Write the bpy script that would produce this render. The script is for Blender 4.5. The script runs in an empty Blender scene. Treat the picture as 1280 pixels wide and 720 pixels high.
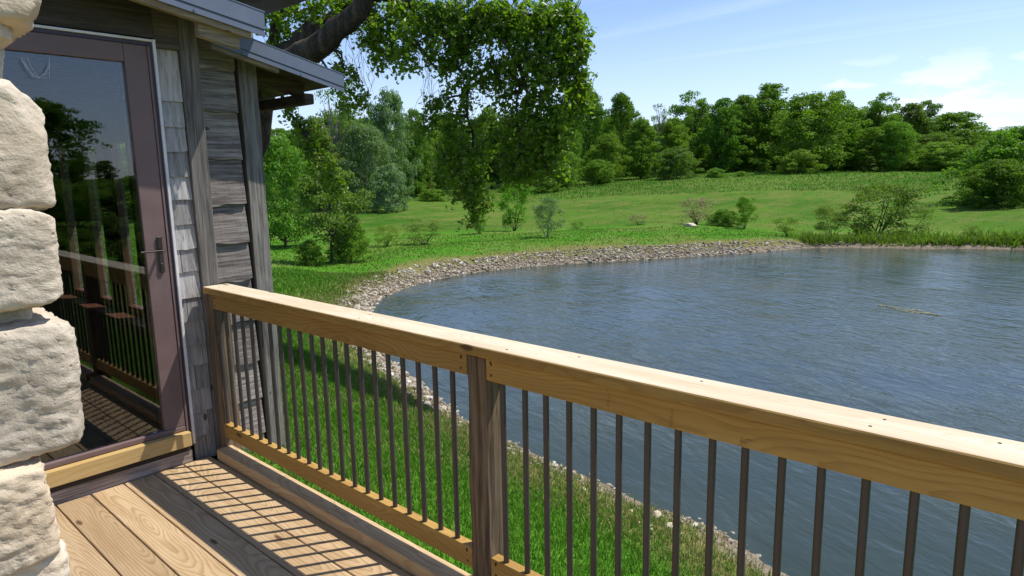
import bpy, bmesh, math, random
import numpy as np
from mathutils import Vector, Matrix, noise as mnoise
random.seed(7); rng = np.random.default_rng(7)
scene = bpy.context.scene
C = scene.collection
R = math.radians

# ------------------------------------------------------------ camera
CAM = np.array([0.0, 0.0, 1.47])
FPX, YAW, PITCH, ROLL = 831.04, -.836535, .165471, -.018597
def cam_basis():
    cy, sy = math.cos(YAW), math.sin(YAW)
    fwd = np.array([-sy*math.cos(PITCH), cy*math.cos(PITCH), -math.sin(PITCH)])
    right = np.array([cy, sy, 0.]); up = np.cross(right, fwd)
    r2 = right*math.cos(ROLL) + up*math.sin(ROLL); u2 = -right*math.sin(ROLL) + up*math.cos(ROLL)
    return r2, u2, fwd
r2, u2, fw = cam_basis()
cam_data = bpy.data.cameras.new('camera'); cam = bpy.data.objects.new('camera', cam_data); C.objects.link(cam)
m = Matrix.Identity(4)
for i in range(3):
    m[i][0] = r2[i]; m[i][1] = u2[i]; m[i][2] = -fw[i]; m[i][3] = CAM[i]
cam.matrix_world = m
cam_data.sensor_width = 36; cam_data.lens = FPX/1280*36
cam_data.clip_start = .05; cam_data.clip_end = 9000
scene.camera = cam
def at(px, py, D):
    """world point in direction of a photo pixel at horizontal distance D"""
    d = r2*(px-640)/FPX - u2*(py-360)/FPX + fw
    return CAM + d*(D/math.hypot(d[0], d[1]))

# ------------------------------------------------------------ world and sun
SUN_EL, SUN_AZ = R(60), R(-32)          # azimuth from +X
sunv = Vector((math.cos(SUN_EL)*math.cos(SUN_AZ), math.cos(SUN_EL)*math.sin(SUN_AZ), math.sin(SUN_EL)))
world = bpy.data.worlds.new('World'); scene.world = world; world.use_nodes = True
wn = world.node_tree; wn.nodes.clear()
def N(nt, t, **kw):
    n = nt.nodes.new(t)
    for k, v in kw.items():
        if k.startswith('i_'):
            n.inputs[k[2:].replace('_', ' ')].default_value = v
        else:
            setattr(n, k, v)
    return n
def L(nt, a, b): nt.links.new(a, b)
sky = N(wn, 'ShaderNodeTexSky', sky_type='NISHITA', sun_disc=False, sun_elevation=SUN_EL,
        sun_rotation=math.atan2(sunv.x, sunv.y), altitude=200, air_density=1.0, dust_density=.35, ozone_density=2.6)
tc = N(wn, 'ShaderNodeTexCoord'); sep = N(wn, 'ShaderNodeSeparateXYZ'); L(wn, tc.outputs['Generated'], sep.inputs[0])
def WM(op, a, b=None, clamp=False):
    n = N(wn, 'ShaderNodeMath', operation=op, use_clamp=clamp)
    for i, v in enumerate((a, b)):
        if v is None: continue
        if isinstance(v, (int, float)): n.inputs[i].default_value = v
        else: L(wn, v, n.inputs[i])
    return n.outputs[0]
def wramp(v, a, b, c=0., d=1.):
    n = N(wn, 'ShaderNodeMapRange', interpolation_type='SMOOTHSTEP'); L(wn, v, n.inputs[0])
    n.inputs[1].default_value = a; n.inputs[2].default_value = b; n.inputs[3].default_value = c; n.inputs[4].default_value = d
    return n.outputs[0]
# high thin cirrus, projected on a flat layer
zc = WM('MAXIMUM', sep.outputs['Z'], .03)
cb = N(wn, 'ShaderNodeCombineXYZ'); L(wn, WM('DIVIDE', sep.outputs['X'], zc), cb.inputs[0]); L(wn, WM('DIVIDE', sep.outputs['Y'], zc), cb.inputs[1])
mp = N(wn, 'ShaderNodeMapping'); L(wn, cb.outputs[0], mp.inputs[0]); mp.inputs['Rotation'].default_value = (0, 0, R(38)); mp.inputs['Scale'].default_value = (.42, .07, 1)
nz = N(wn, 'ShaderNodeTexNoise', i_Scale=1.6, i_Detail=9.0, i_Roughness=.62, i_Distortion=.6); L(wn, mp.outputs[0], nz.inputs['Vector'])
cirrus = WM('MULTIPLY', wramp(nz.outputs[0], .42, .80), .40)
cirrus = WM('ADD', cirrus, .02)
# cumulus low over the horizon
mp2 = N(wn, 'ShaderNodeMapping'); L(wn, tc.outputs['Generated'], mp2.inputs[0]); mp2.inputs['Scale'].default_value = (1, 1, 3.4); mp2.inputs['Location'].default_value = (.5, .2, .33)
nz2 = N(wn, 'ShaderNodeTexNoise', i_Scale=9.0, i_Detail=8.0, i_Roughness=.55); L(wn, mp2.outputs[0], nz2.inputs['Vector'])
az = 47.93 + 36.6 
dp = N(wn, 'ShaderNodeVectorMath', operation='DOT_PRODUCT'); L(wn, tc.outputs['Generated'], dp.inputs[0]); dp.inputs[1].default_value = (math.sin(R(az)), math.cos(R(az)), .08)
azm = wramp(dp.outputs['Value'], .972, .998, -.07, .15)
band = WM('MULTIPLY', wramp(sep.outputs['Z'], .0, .05), wramp(sep.outputs['Z'], .10, .17, 1., 0.))
cum = WM('MULTIPLY', wramp(WM('ADD', nz2.outputs[0], azm), .53, .68), band)
haze = wramp(sep.outputs['Z'], .0, .30, .42, 0.)
mask = WM('MAXIMUM', WM('MAXIMUM', cirrus, WM('MULTIPLY', cum, .85)), haze, True)
mixc = N(wn, 'ShaderNodeMix', data_type='RGBA'); L(wn, mask, mixc.inputs[0]); tint = N(wn, 'ShaderNodeMix', data_type='RGBA', blend_type='MULTIPLY'); tint.inputs[0].default_value = 1; tint.inputs[7].default_value = (.97, 1.02, 1.19, 1); L(wn, sky.outputs[0], tint.inputs[6]); L(wn, tint.outputs[2], mixc.inputs[6]); mixc.inputs[7].default_value = (6.9, 7.7, 9.0, 1)
bg = N(wn, 'ShaderNodeBackground'); bg.inputs[1].default_value = .112; L(wn, mixc.outputs[2], bg.inputs[0])
wo = N(wn, 'ShaderNodeOutputWorld'); L(wn, bg.outputs[0], wo.inputs[0])
sd_ = bpy.data.lights.new('sun', 'SUN'); sd_.energy = 4.6; sd_.angle = R(.53); sd_.color = (1, .955, .88)
sun = bpy.data.objects.new('sun', sd_); C.objects.link(sun); sun.rotation_euler = sunv.to_track_quat('Z', 'Y').to_euler(); sun.location = (0, 0, 30)
scene.view_settings.view_transform = 'Standard'; scene.view_settings.look = 'None'; scene.view_settings.gamma = 1
scene.view_settings.exposure = 0.42
scene.cycles.max_bounces = 6; scene.cycles.transparent_max_bounces = 12; scene.cycles.caustics_reflective = False; scene.cycles.caustics_refractive = False
scene.cycles.diffuse_bounces = 3; scene.cycles.glossy_bounces = 3

# ------------------------------------------------------------ material helpers
def new_mat(name):
    m = bpy.data.materials.new(name); m.use_nodes = True; nt = m.node_tree; nt.nodes.clear()
    out = N(nt, 'ShaderNodeOutputMaterial'); return m, nt, out
def mmath(nt, op, a, b=None, clamp=False):
    n = N(nt, 'ShaderNodeMath', operation=op, use_clamp=clamp)
    for i, v in enumerate((a, b)):
        if v is None: continue
        if isinstance(v, (int, float)): n.inputs[i].default_value = v
        else: L(nt, v, n.inputs[i])
    return n.outputs[0]
def ramp(nt, fac, stops, interp='LINEAR'):
    n = N(nt, 'ShaderNodeValToRGB'); L(nt, fac, n.inputs[0]); cr = n.color_ramp; cr.interpolation = interp
    while len(cr.elements) < len(stops): cr.elements.new(.5)
    for e, (p, c) in zip(cr.elements, stops):
        e.position = p; e.color = (*c, 1) if len(c) == 3 else c
    return n.outputs[0]
def mix(nt, f, a, b, blend='MIX'):
    n = N(nt, 'ShaderNodeMix', data_type='RGBA', blend_type=blend)
    for sock, v in ((0, f), (6, a), (7, b)):
        if isinstance(v, (int, float)): n.inputs[sock].default_value = v
        elif isinstance(v, tuple): n.inputs[sock].default_value = (*v, 1) if len(v) == 3 else v
        else: L(nt, v, n.inputs[sock])
    return n.outputs[2]
def maprange(nt, v, a, b, c=0., d=1.):
    n = N(nt, 'ShaderNodeMapRange', interpolation_type='SMOOTHSTEP'); L(nt, v, n.inputs[0])
    for i, q in enumerate((a, b, c, d)): n.inputs[i+1].default_value = q
    return n.outputs[0]
def ncoord(nt, scale=(1, 1, 1), rand=True, rot=(0, 0, 0), obj=True):
    t = N(nt, 'ShaderNodeTexCoord'); src = t.outputs['Object'] if obj else N(nt, 'ShaderNodeNewGeometry').outputs['Position']
    if rand:
        oi = N(nt, 'ShaderNodeObjectInfo'); s = N(nt, 'ShaderNodeVectorMath', operation='SCALE'); s.inputs[0].default_value = (13.7, 31.3, 7.9); L(nt, oi.outputs['Random'], s.inputs['Scale'])
        a = N(nt, 'ShaderNodeVectorMath', operation='ADD'); L(nt, src, a.inputs[0]); L(nt, s.outputs[0], a.inputs[1]); src = a.outputs[0]
    mp = N(nt, 'ShaderNodeMapping'); L(nt, src, mp.inputs[0]); mp.inputs['Scale'].default_value = scale; mp.inputs['Rotation'].default_value = rot
    return mp.outputs[0]
def tnoise(nt, vec, scale=1., detail=4., rough=.5, dist=0.):
    n = N(nt, 'ShaderNodeTexNoise'); L(nt, vec, n.inputs['Vector'])
    n.inputs['Scale'].default_value = scale; n.inputs['Detail'].default_value = detail; n.inputs['Roughness'].default_value = rough; n.inputs['Distortion'].default_value = dist
    return n.outputs[0]
def bump(nt, h, dist, strength=1., prev=None):
    n = N(nt, 'ShaderNodeBump'); L(nt, h, n.inputs['Height']); n.inputs['Distance'].default_value = dist; n.inputs['Strength'].default_value = strength
    if prev is not None: L(nt, prev, n.inputs['Normal'])
    return n.outputs[0]
def princ(nt, out, col, rough=.6, spec=.4, nrm=None, metal=0.):
    p = N(nt, 'ShaderNodeBsdfPrincipled')
    if isinstance(col, tuple): p.inputs['Base Color'].default_value = (*col, 1)
    else: L(nt, col, p.inputs['Base Color'])
    if isinstance(rough, (int, float)): p.inputs['Roughness'].default_value = rough
    else: L(nt, rough, p.inputs['Roughness'])
    p.inputs['Specular IOR Level'].default_value = spec; p.inputs['Metallic'].default_value = metal
    if nrm is not None: L(nt, nrm, p.inputs['Normal'])
    L(nt, p.outputs[0], out.inputs[0]); return p

def pine(name, lo, hi, dark, ringscale=24., contrast=1., axis='Y', bleached=0.):
    """sawn softwood whose growth rings run along the board's own long axis"""
    m, nt, out = new_mat(name)
    ax = {'X': 0, 'Y': 1}[axis]
    t = N(nt, 'ShaderNodeTexCoord'); oi = N(nt, 'ShaderNodeObjectInfo')
    # ring centre below the board, wandering and tilted so that cathedral figures appear
    sp = N(nt, 'ShaderNodeSeparateXYZ'); L(nt, t.outputs['Object'], sp.inputs[0])
    along = sp.outputs[ax]; across = sp.outputs[1-ax]; up = sp.outputs[2]
    rv = mmath(nt, 'MULTIPLY', oi.outputs['Random'], 40.)
    r1 = mmath(nt, 'FRACT', mmath(nt, 'MULTIPLY', oi.outputs['Random'], 17.3)); r2_ = mmath(nt, 'FRACT', mmath(nt, 'MULTIPLY', oi.outputs['Random'], 71.9))
    c1 = N(nt, 'ShaderNodeCombineXYZ'); L(nt, mmath(nt, 'ADD', mmath(nt, 'MULTIPLY', along, .9), rv), c1.inputs[0]); L(nt, rv, c1.inputs[1])
    w1 = tnoise(nt, c1.outputs[0], 1., 2., .5)
    c1b = N(nt, 'ShaderNodeCombineXYZ'); L(nt, mmath(nt, 'ADD', mmath(nt, 'MULTIPLY', along, 1.6), rv), c1b.inputs[1]); L(nt, mmath(nt, 'ADD', rv, 9.), c1b.inputs[2])
    w2 = tnoise(nt, c1b.outputs[0], 1., 2., .5)
    c2 = N(nt, 'ShaderNodeCombineXYZ'); L(nt, mmath(nt, 'ADD', mmath(nt, 'MULTIPLY', along, 3.2), rv), c2.inputs[0]); L(nt, mmath(nt, 'MULTIPLY', across, 26.), c2.inputs[1]); L(nt, mmath(nt, 'MULTIPLY', up, 26.), c2.inputs[2])
    wob = mmath(nt, 'MULTIPLY', mmath(nt, 'SUBTRACT', tnoise(nt, c2.outputs[0], 1., 3., .55), .5), .016)
    xx = mmath(nt, 'ADD', mmath(nt, 'ADD', across, mmath(nt, 'MULTIPLY', mmath(nt, 'SUBTRACT', r1, .5), .09)), mmath(nt, 'ADD', mmath(nt, 'MULTIPLY', mmath(nt, 'SUBTRACT', w2, .5), .10), wob))
    zz = mmath(nt, 'ADD', mmath(nt, 'ADD', mmath(nt, 'MULTIPLY', up, .8), mmath(nt, 'MULTIPLY', mmath(nt, 'SUBTRACT', w1, .46), .34)), mmath(nt, 'ADD', wob, mmath(nt, 'MULTIPLY', r2_, .03)))
    rr = mmath(nt, 'SQRT', mmath(nt, 'ADD', mmath(nt, 'MULTIPLY', xx, xx), mmath(nt, 'MULTIPLY', zz, zz)))
    ph = mmath(nt, 'MULTIPLY', rr, ringscale*4.)
    fr = mmath(nt, 'FRACT', ph)
    late = ramp(nt, fr, [(0, (0, 0, 0)), (.45, (.12, .12, .12)), (.82, (.85, .85, .85)), (.93, (1, 1, 1)), (1, (0, 0, 0))])
    # fine fibres
    c3 = N(nt, 'ShaderNodeCombineXYZ'); L(nt, mmath(nt, 'ADD', mmath(nt, 'MULTIPLY', along, 6.), rv), c3.inputs[0]); L(nt, mmath(nt, 'MULTIPLY', across, 330.), c3.inputs[1]); L(nt, mmath(nt, 'MULTIPLY', up, 330.), c3.inputs[2])
    fib = tnoise(nt, c3.outputs[0], 1., 3., .6)
    c4 = N(nt, 'ShaderNodeCombineXYZ'); L(nt, mmath(nt, 'ADD', mmath(nt, 'MULTIPLY', along, 2.), rv), c4.inputs[0]); L(nt, mmath(nt, 'MULTIPLY', across, 14.), c4.inputs[1]); L(nt, mmath(nt, 'MULTIPLY', up, 14.), c4.inputs[2])
    pat = tnoise(nt, c4.outputs[0], 1., 4., .6)
    base = mix(nt, maprange(nt, pat, .3, .7), lo, hi)
    col = mix(nt, mmath(nt, 'MULTIPLY', late, .62*contrast), base, dark)
    col = mix(nt, .35, col, ramp(nt, fib, [(.3, (.55, .55, .55)), (.6, (1, 1, 1))]), 'MULTIPLY')
    bv = maprange(nt, oi.outputs['Random'], 0., 1., .88, 1.12)
    hs = N(nt, 'ShaderNodeHueSaturation'); L(nt, bv, hs.inputs['Value']); L(nt, col, hs.inputs['Color']); col = hs.outputs[0]
    # knots
    ck = N(nt, 'ShaderNodeCombineXYZ'); L(nt, mmath(nt, 'ADD', mmath(nt, 'MULTIPLY', along, 2.6), rv), ck.inputs[0]); L(nt, mmath(nt, 'MULTIPLY', across, 8.), ck.inputs[1]); L(nt, mmath(nt, 'MULTIPLY', up, 8.), ck.inputs[2])
    vo = N(nt, 'ShaderNodeTexVoronoi'); L(nt, ck.outputs[0], vo.inputs['Vector']); vo.inputs['Scale'].default_value = 1.
    kn = maprange(nt, vo.outputs['Distance'], .05, .11, 1., 0.)
    col = mix(nt, mmath(nt, 'MULTIPLY', kn, .85), col, (.07, .032, .014))
    h = mmath(nt, 'ADD', mmath(nt, 'MULTIPLY', late, .5), fib)
    princ(nt, out, col, .62, .25, bump(nt, h, .0012, .5))
    return m
def grey_wood(name, lo, hi, axis='Z', warm=(.2, .15, .1), warmth=.25):
    m, nt, out = new_mat(name)
    sc = {'X': (2.5, 60, 60), 'Y': (60, 2.5, 60), 'Z': (60, 60, 2.5)}[axis]
    s2 = {'X': (1.5, 10, 10), 'Y': (10, 1.5, 10), 'Z': (10, 10, 1.5)}[axis]
    s3 = {'X': (5, 220, 220), 'Y': (220, 5, 220), 'Z': (220, 220, 5)}[axis]
    a = tnoise(nt, ncoord(nt, sc), 1., 5., .6, .4); b = tnoise(nt, ncoord(nt, s2), 1., 4., .6); c = tnoise(nt, ncoord(nt, s3), 1., 3., .6)
    col = mix(nt, maprange(nt, a, .3, .7), lo, hi)
    col = mix(nt, mmath(nt, 'MULTIPLY', maprange(nt, b, .45, .75), warmth*2), col, warm)
    crack = maprange(nt, c, .62, .7)
    col = mix(nt, mmath(nt, 'MULTIPLY', crack, .6), col, (.02, .018, .017))
    col = mix(nt, .6, col, ramp(nt, b, [(.3, (.62, .62, .62)), (.65, (1.1, 1.1, 1.1))]), 'MULTIPLY')
    vo = N(nt, 'ShaderNodeTexVoronoi'); L(nt, ncoord(nt, {'X': (3, 5, 5), 'Y': (5, 3, 5), 'Z': (5, 5, 3)}[axis]), vo.inputs['Vector']); vo.inputs['Scale'].default_value = 1.3
    kn = maprange(nt, vo.outputs['Distance'], .05, .1, 1., 0.)
    col = mix(nt, mmath(nt, 'MULTIPLY', kn, .8), col, (.03, .025, .022))
    oi = N(nt, 'ShaderNodeObjectInfo'); hs = N(nt, 'ShaderNodeHueSaturation'); L(nt, maprange(nt, oi.outputs['Random'], 0., 1., .78, 1.22), hs.inputs['Value']); L(nt, col, hs.inputs['Color'])
    h = mmath(nt, 'SUBTRACT', mmath(nt, 'ADD', a, mmath(nt, 'MULTIPLY', c, .6)), mmath(nt, 'MULTIPLY', crack, .8))
    princ(nt, out, hs.outputs[0], .85, .15, bump(nt, h, .004, .8))
    return m
def plain(name, col, rough=.5, spec=.4, metal=0., var=.15, bscale=60., bdist=.0006):
    m, nt, out = new_mat(name)
    n = tnoise(nt, ncoord(nt, (1, 1, 1)), 7., 5., .65); n2 = tnoise(nt, ncoord(nt), bscale, 4., .6)
    c = mix(nt, maprange(nt, n, .3, .7), tuple(v*(1-var) for v in col), tuple(min(1, v*(1+var)) for v in col))
    princ(nt, out, c, maprange(nt, n, .3, .7, rough*.85, min(1, rough*1.15)), spec, bump(nt, n2, bdist, .6), metal)
    return m
def foliage(name, lo, hi, trans=.35, rough=.65, spec=.14, bscale=.5):
    m, nt, out = new_mat(name)
    g = N(nt, 'ShaderNodeNewGeometry'); oi = N(nt, 'ShaderNodeObjectInfo')
    big = tnoise(nt, ncoord(nt), bscale, 2., .5)
    f = mmath(nt, 'ADD', mmath(nt, 'MULTIPLY', g.outputs['Random Per Island'], .6), mmath(nt, 'MULTIPLY', maprange(nt, big, .35, .65), .4))
    c = mix(nt, f, lo, hi)
    hs = N(nt, 'ShaderNodeHueSaturation'); L(nt, maprange(nt, oi.outputs['Random'], 0, 1, .485, .515), hs.inputs['Hue']); L(nt, maprange(nt, mmath(nt, 'FRACT', mmath(nt, 'MULTIPLY', oi.outputs['Random'], 23.)), 0, 1, .85, 1.15), hs.inputs['Value']); L(nt, c, hs.inputs['Color'])
    p = N(nt, 'ShaderNodeBsdfPrincipled'); L(nt, hs.outputs[0], p.inputs['Base Color']); p.inputs['Roughness'].default_value = rough; p.inputs['Specular IOR Level'].default_value = spec
    tr = N(nt, 'ShaderNodeBsdfTranslucent'); tc_ = mix(nt, .5, hs.outputs[0], (.25, .55, .03), 'MIX'); tcm = mix(nt, 1., tc_, (.80, .80, .32), 'MULTIPLY'); L(nt, tcm, tr.inputs[0])
    ms = N(nt, 'ShaderNodeMixShader'); ms.inputs[0].default_value = trans; L(nt, p.outputs[0], ms.inputs[1]); L(nt, tr.outputs[0], ms.inputs[2]); L(nt, ms.outputs[0], out.inputs[0])
    return m

M = {}
M['deck'] = pine('deck_pine', (.40, .272, .145), (.50, .365, .215), (.21, .12, .05), 24., .85)
M['rail'] = pine('rail_pine', (.36, .21, .055), (.44, .275, .08), (.24, .125, .03), 30., .75)
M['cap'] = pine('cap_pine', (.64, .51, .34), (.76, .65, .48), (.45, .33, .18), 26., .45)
M['kerb'] = pine('edge_pine', (.46, .32, .165), (.55, .40, .23), (.28, .17, .075), 20., .8)
M['sillboard'] = pine('sill_pine', (.55, .37, .14), (.60, .42, .18), (.45, .28, .09), 14., .6, 'X')
M['greyZ'] = grey_wood('weathered_board', (.11, .10, .09), (.27, .25, .222))
M['greyX'] = grey_wood('weathered_siding', (.14, .115, .105), (.43, .38, .345), 'X', (.17, .12, .08), .4)
M['shingle'] = grey_wood('cedar_shingle', (.24, .228, .215), (.42, .405, .385), 'Z', (.25, .18, .12), .2)
M['post'] = grey_wood('rough_post', (.075, .055, .036), (.25, .185, .12), 'Z', (.2, .12, .06), .4)
M['postgrey'] = M['post']
M['trimwood'] = grey_wood('eave_wood', (.20, .16, .11), (.36, .30, .2), 'X', (.3, .2, .1), .35)
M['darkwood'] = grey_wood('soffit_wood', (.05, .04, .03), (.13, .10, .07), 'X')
M['shaded_headwood'] = grey_wood('shaded_header_wood', (.06, .052, .04), (.12, .105, .085), 'X')  # shade under the roof overhang is put into this darkened base colour
M['baluster'] = plain('bronze_paint', (.052, .042, .038), .42, .5)
M['metalroof'] = plain('slate_metal', (.13, .155, .215), .55, .3, 0., .05, 60., .0001)
M['doorpaint'] = plain('mauve_brown_paint', (.155, .103, .095), .5, .35, 0., .08)
M['jamb'] = plain('dark_jamb', (.045, .035, .05), .5)
M['flash'] = plain('pale_metal_edge', (.62, .60, .60), .35, .5)
M['handle'] = plain('worn_bronze', (.06, .05, .045), .3, .5, .6)
M['gap'] = plain('dark_recess', (.03, .025, .02), .8)
M['screw'] = plain('dark_screw_head', (.03, .022, .018), .5)
M['ink'] = plain('faded_ink', (.20, .12, .05), .8)
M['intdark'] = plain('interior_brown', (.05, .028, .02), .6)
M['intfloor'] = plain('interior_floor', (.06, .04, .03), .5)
M['redsill'] = plain('reddish_sill', (.15, .055, .038), .45)
M['intframe'] = plain('interior_frame', (.16, .085, .05), .5)
M['web'] = plain('cobweb_silk', (.7, .7, .75), .6)

def mat_stone(name, lo, hi, sc=1.):
    m, nt, out = new_mat(name)
    v = ncoord(nt)
    a = tnoise(nt, v, 9*sc, 8., .65, .5); b = tnoise(nt, v, 55*sc, 6., .7); c = tnoise(nt, v, 2.5*sc, 3., .5)
    pits = N(nt, 'ShaderNodeTexVoronoi'); L(nt, v, pits.inputs['Vector']); pits.inputs['Scale'].default_value = 70*sc
    col = mix(nt, maprange(nt, a, .3, .72), lo, hi)
    col = mix(nt, mmath(nt, 'MULTIPLY', maprange(nt, c, .45, .7), .55), col, tuple(x*y for x, y in zip(hi, (1.0, .86, .68))))
    e = tnoise(nt, ncoord(nt, (1, 1, 2.2)), 5*sc, 6., .7, .8)
    col = mix(nt, mmath(nt, 'MULTIPLY', maprange(nt, e, .52, .66), .5), col, tuple(x*.55 for x in lo))
    pit = maprange(nt, pits.outputs['Distance'], .0, .28, 1., 0.)
    pitm = mmath(nt, 'MULTIPLY', pit, maprange(nt, a, .5, .62))
    col = mix(nt, mmath(nt, 'MULTIPLY', pitm, .45), col, tuple(x*.35 for x in lo))
    h = mmath(nt, 'SUBTRACT', mmath(nt, 'ADD', mmath(nt, 'MULTIPLY', a, 1.3), mmath(nt, 'MULTIPLY', b, .5)), mmath(nt, 'MULTIPLY', pitm, .5))
    oi = N(nt, 'ShaderNodeObjectInfo'); hs = N(nt, 'ShaderNodeHueSaturation'); L(nt, maprange(nt, oi.outputs['Random'], 0., 1., .88, 1.08), hs.inputs['Value']); L(nt, col, hs.inputs['Color'])
    princ(nt, out, hs.outputs[0], .9, .2, bump(nt, h, .008/sc, .85))
    return m
M['limestone'] = mat_stone('rough_limestone', (.43, .36, .27), (.64, .56, .445))
def mat_rocks():
    m, nt, out = new_mat('shore_rock')
    g = N(nt, 'ShaderNodeNewGeometry'); n = tnoise(nt, ncoord(nt), 14., 5., .6)
    c = ramp(nt, g.outputs['Random Per Island'], [(0, (.16, .125, .085)), (.35, (.29, .24, .17)), (.75, (.42, .365, .28)), (1, (.60, .56, .48))])
    c = mix(nt, .5, c, ramp(nt, n, [(.3, (.55, .52, .48)), (.65, (1, 1, 1))]), 'MULTIPLY')
    princ(nt, out, c, .85, .25, bump(nt, n, .02, .6)); return m
M['rock'] = mat_rocks()
M['bark'] = grey_wood('tree_bark', (.028, .022, .017), (.085, .068, .052), 'Z')
M['twig'] = plain('pale_twigs', (.22, .19, .15), .8)
LEAF = {
 'oak': foliage('maple_leaves', (.075, .155, .008), (.22, .37, .022), .50, .40, .45),
 'dark': foliage('dark_green_leaves', (.075, .150, .018), (.135, .25, .034), .46),
 'mid': foliage('mid_green_leaves', (.11, .195, .022), (.19, .315, .042), .46),
 'light': foliage('spring_green_leaves', (.13, .235, .03), (.21, .35, .06), .46),
 'silver': foliage('silver_green_leaves', (.17, .24, .11), (.28, .38, .20), .42),
 'olive': foliage('olive_leaves', (.10, .155, .03), (.17, .235, .055), .42),
 'yellow': foliage('yellow_green_leaves', (.10, .19, .02), (.17, .28, .03), .38),
 'tan': foliage('dry_stems', (.19, .16, .08), (.32, .27, .15), .25),
 'bright': foliage('fresh_leaves', (.07, .20, .012), (.12, .29, .02), .42),
}
def mat_grass(name, lo, hi, dry):
    m, nt, out = new_mat(name)
    g = N(nt, 'ShaderNodeNewGeometry')
    p = ncoord(nt, rand=False, obj=False)
    big = tnoise(nt, p, .55, 4., .6)
    c = mix(nt, g.outputs['Random Per Island'], lo, hi)
    at_ = N(nt, 'ShaderNodeAttribute', attribute_name='dry')
    dr = mmath(nt, 'ADD', at_.outputs['Fac'], mmath(nt, 'MULTIPLY', maprange(nt, big, .46, .70), .42), True)
    rnd = mmath(nt, 'FRACT', mmath(nt, 'MULTIPLY', g.outputs['Random Per Island'], 37.))
    c = mix(nt, mmath(nt, 'GREATER_THAN', dr, rnd), c, dry)
    p_ = N(nt, 'ShaderNodeBsdfPrincipled'); L(nt, c, p_.inputs['Base Color']); p_.inputs['Roughness'].default_value = .6; p_.inputs['Specular IOR Level'].default_value = .12
    tr = N(nt, 'ShaderNodeBsdfTranslucent'); L(nt, c, tr.inputs[0])
    ms = N(nt, 'ShaderNodeMixShader'); ms.inputs[0].default_value = .35; L(nt, p_.outputs[0], ms.inputs[1]); L(nt, tr.outputs[0], ms.inputs[2]); L(nt, ms.outputs[0], out.inputs[0])
    return m
M['grass'] = mat_grass('lawn_grass', (.06, .17, .012), (.14, .30, .026), (.27, .27, .09))
M['meadowgrass'] = mat_grass('meadow_grass', (.07, .19, .014), (.115, .26, .028), (.24, .25, .07))

# ------------------------------------------------------------ object helpers
def link(o, parent=None, label=None, cat=None, group=None, kind=None):
    C.objects.link(o)
    if parent is not None: o.parent = parent
    if label: o['label'] = label
    if cat: o['category'] = cat
    if group: o['group'] = group
    if kind: o['kind'] = kind
    return o
def empty(name, loc, label=None, cat=None, group=None, kind=None, parent=None):
    o = bpy.data.objects.new(name, None); o.location = loc; o.empty_display_size = .1
    return link(o, parent, label, cat, group, kind)
def mesh_np(name, verts, faces, mat=None, smooth=False):
    """faces: (n,k) int array or list of such arrays"""
    me = bpy.data.meshes.new(name)
    fl = faces if isinstance(faces, list) else [faces]
    fl = [np.asarray(f, dtype=np.int32) for f in fl if len(f)]
    verts = np.asarray(verts, dtype=np.float32)
    me.vertices.add(len(verts)); me.vertices.foreach_set('co', verts.ravel())
    idx = np.concatenate([f.ravel() for f in fl]); tot = np.concatenate([np.full(len(f), f.shape[1], np.int32) for f in fl])
    st = np.concatenate([[0], np.cumsum(tot)[:-1]]).astype(np.int32)
    me.loops.add(len(idx)); me.loops.foreach_set('vertex_index', idx)
    me.polygons.add(len(tot)); me.polygons.foreach_set('loop_start', st); me.polygons.foreach_set('loop_total', tot)
    me.polygons.foreach_set('use_smooth', np.full(len(tot), bool(smooth)))
    me.update(calc_edges=True)
    if mat: me.materials.append(mat)
    return me
def box(name, mat, x0, x1, y0, y1, z0, z1, parent=None, bev=.003, origin=None, seg=2, **kw):
    bm = bmesh.new(); bmesh.ops.create_cube(bm, size=1)
    for v in bm.verts: v.co = Vector((v.co.x*(x1-x0), v.co.y*(y1-y0), v.co.z*(z1-z0)))
    if bev: bmesh.ops.bevel(bm, geom=bm.edges[:], offset=bev, segments=seg, affect='EDGES', profile=.5)
    me = bpy.data.meshes.new(name); bm.to_mesh(me); bm.free(); me.materials.append(mat)
    o = bpy.data.objects.new(name, me); o.location = Vector(((x0+x1)/2, (y0+y1)/2, (z0+z1)/2)) - off(parent)
    return link(o, parent, **kw)
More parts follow.
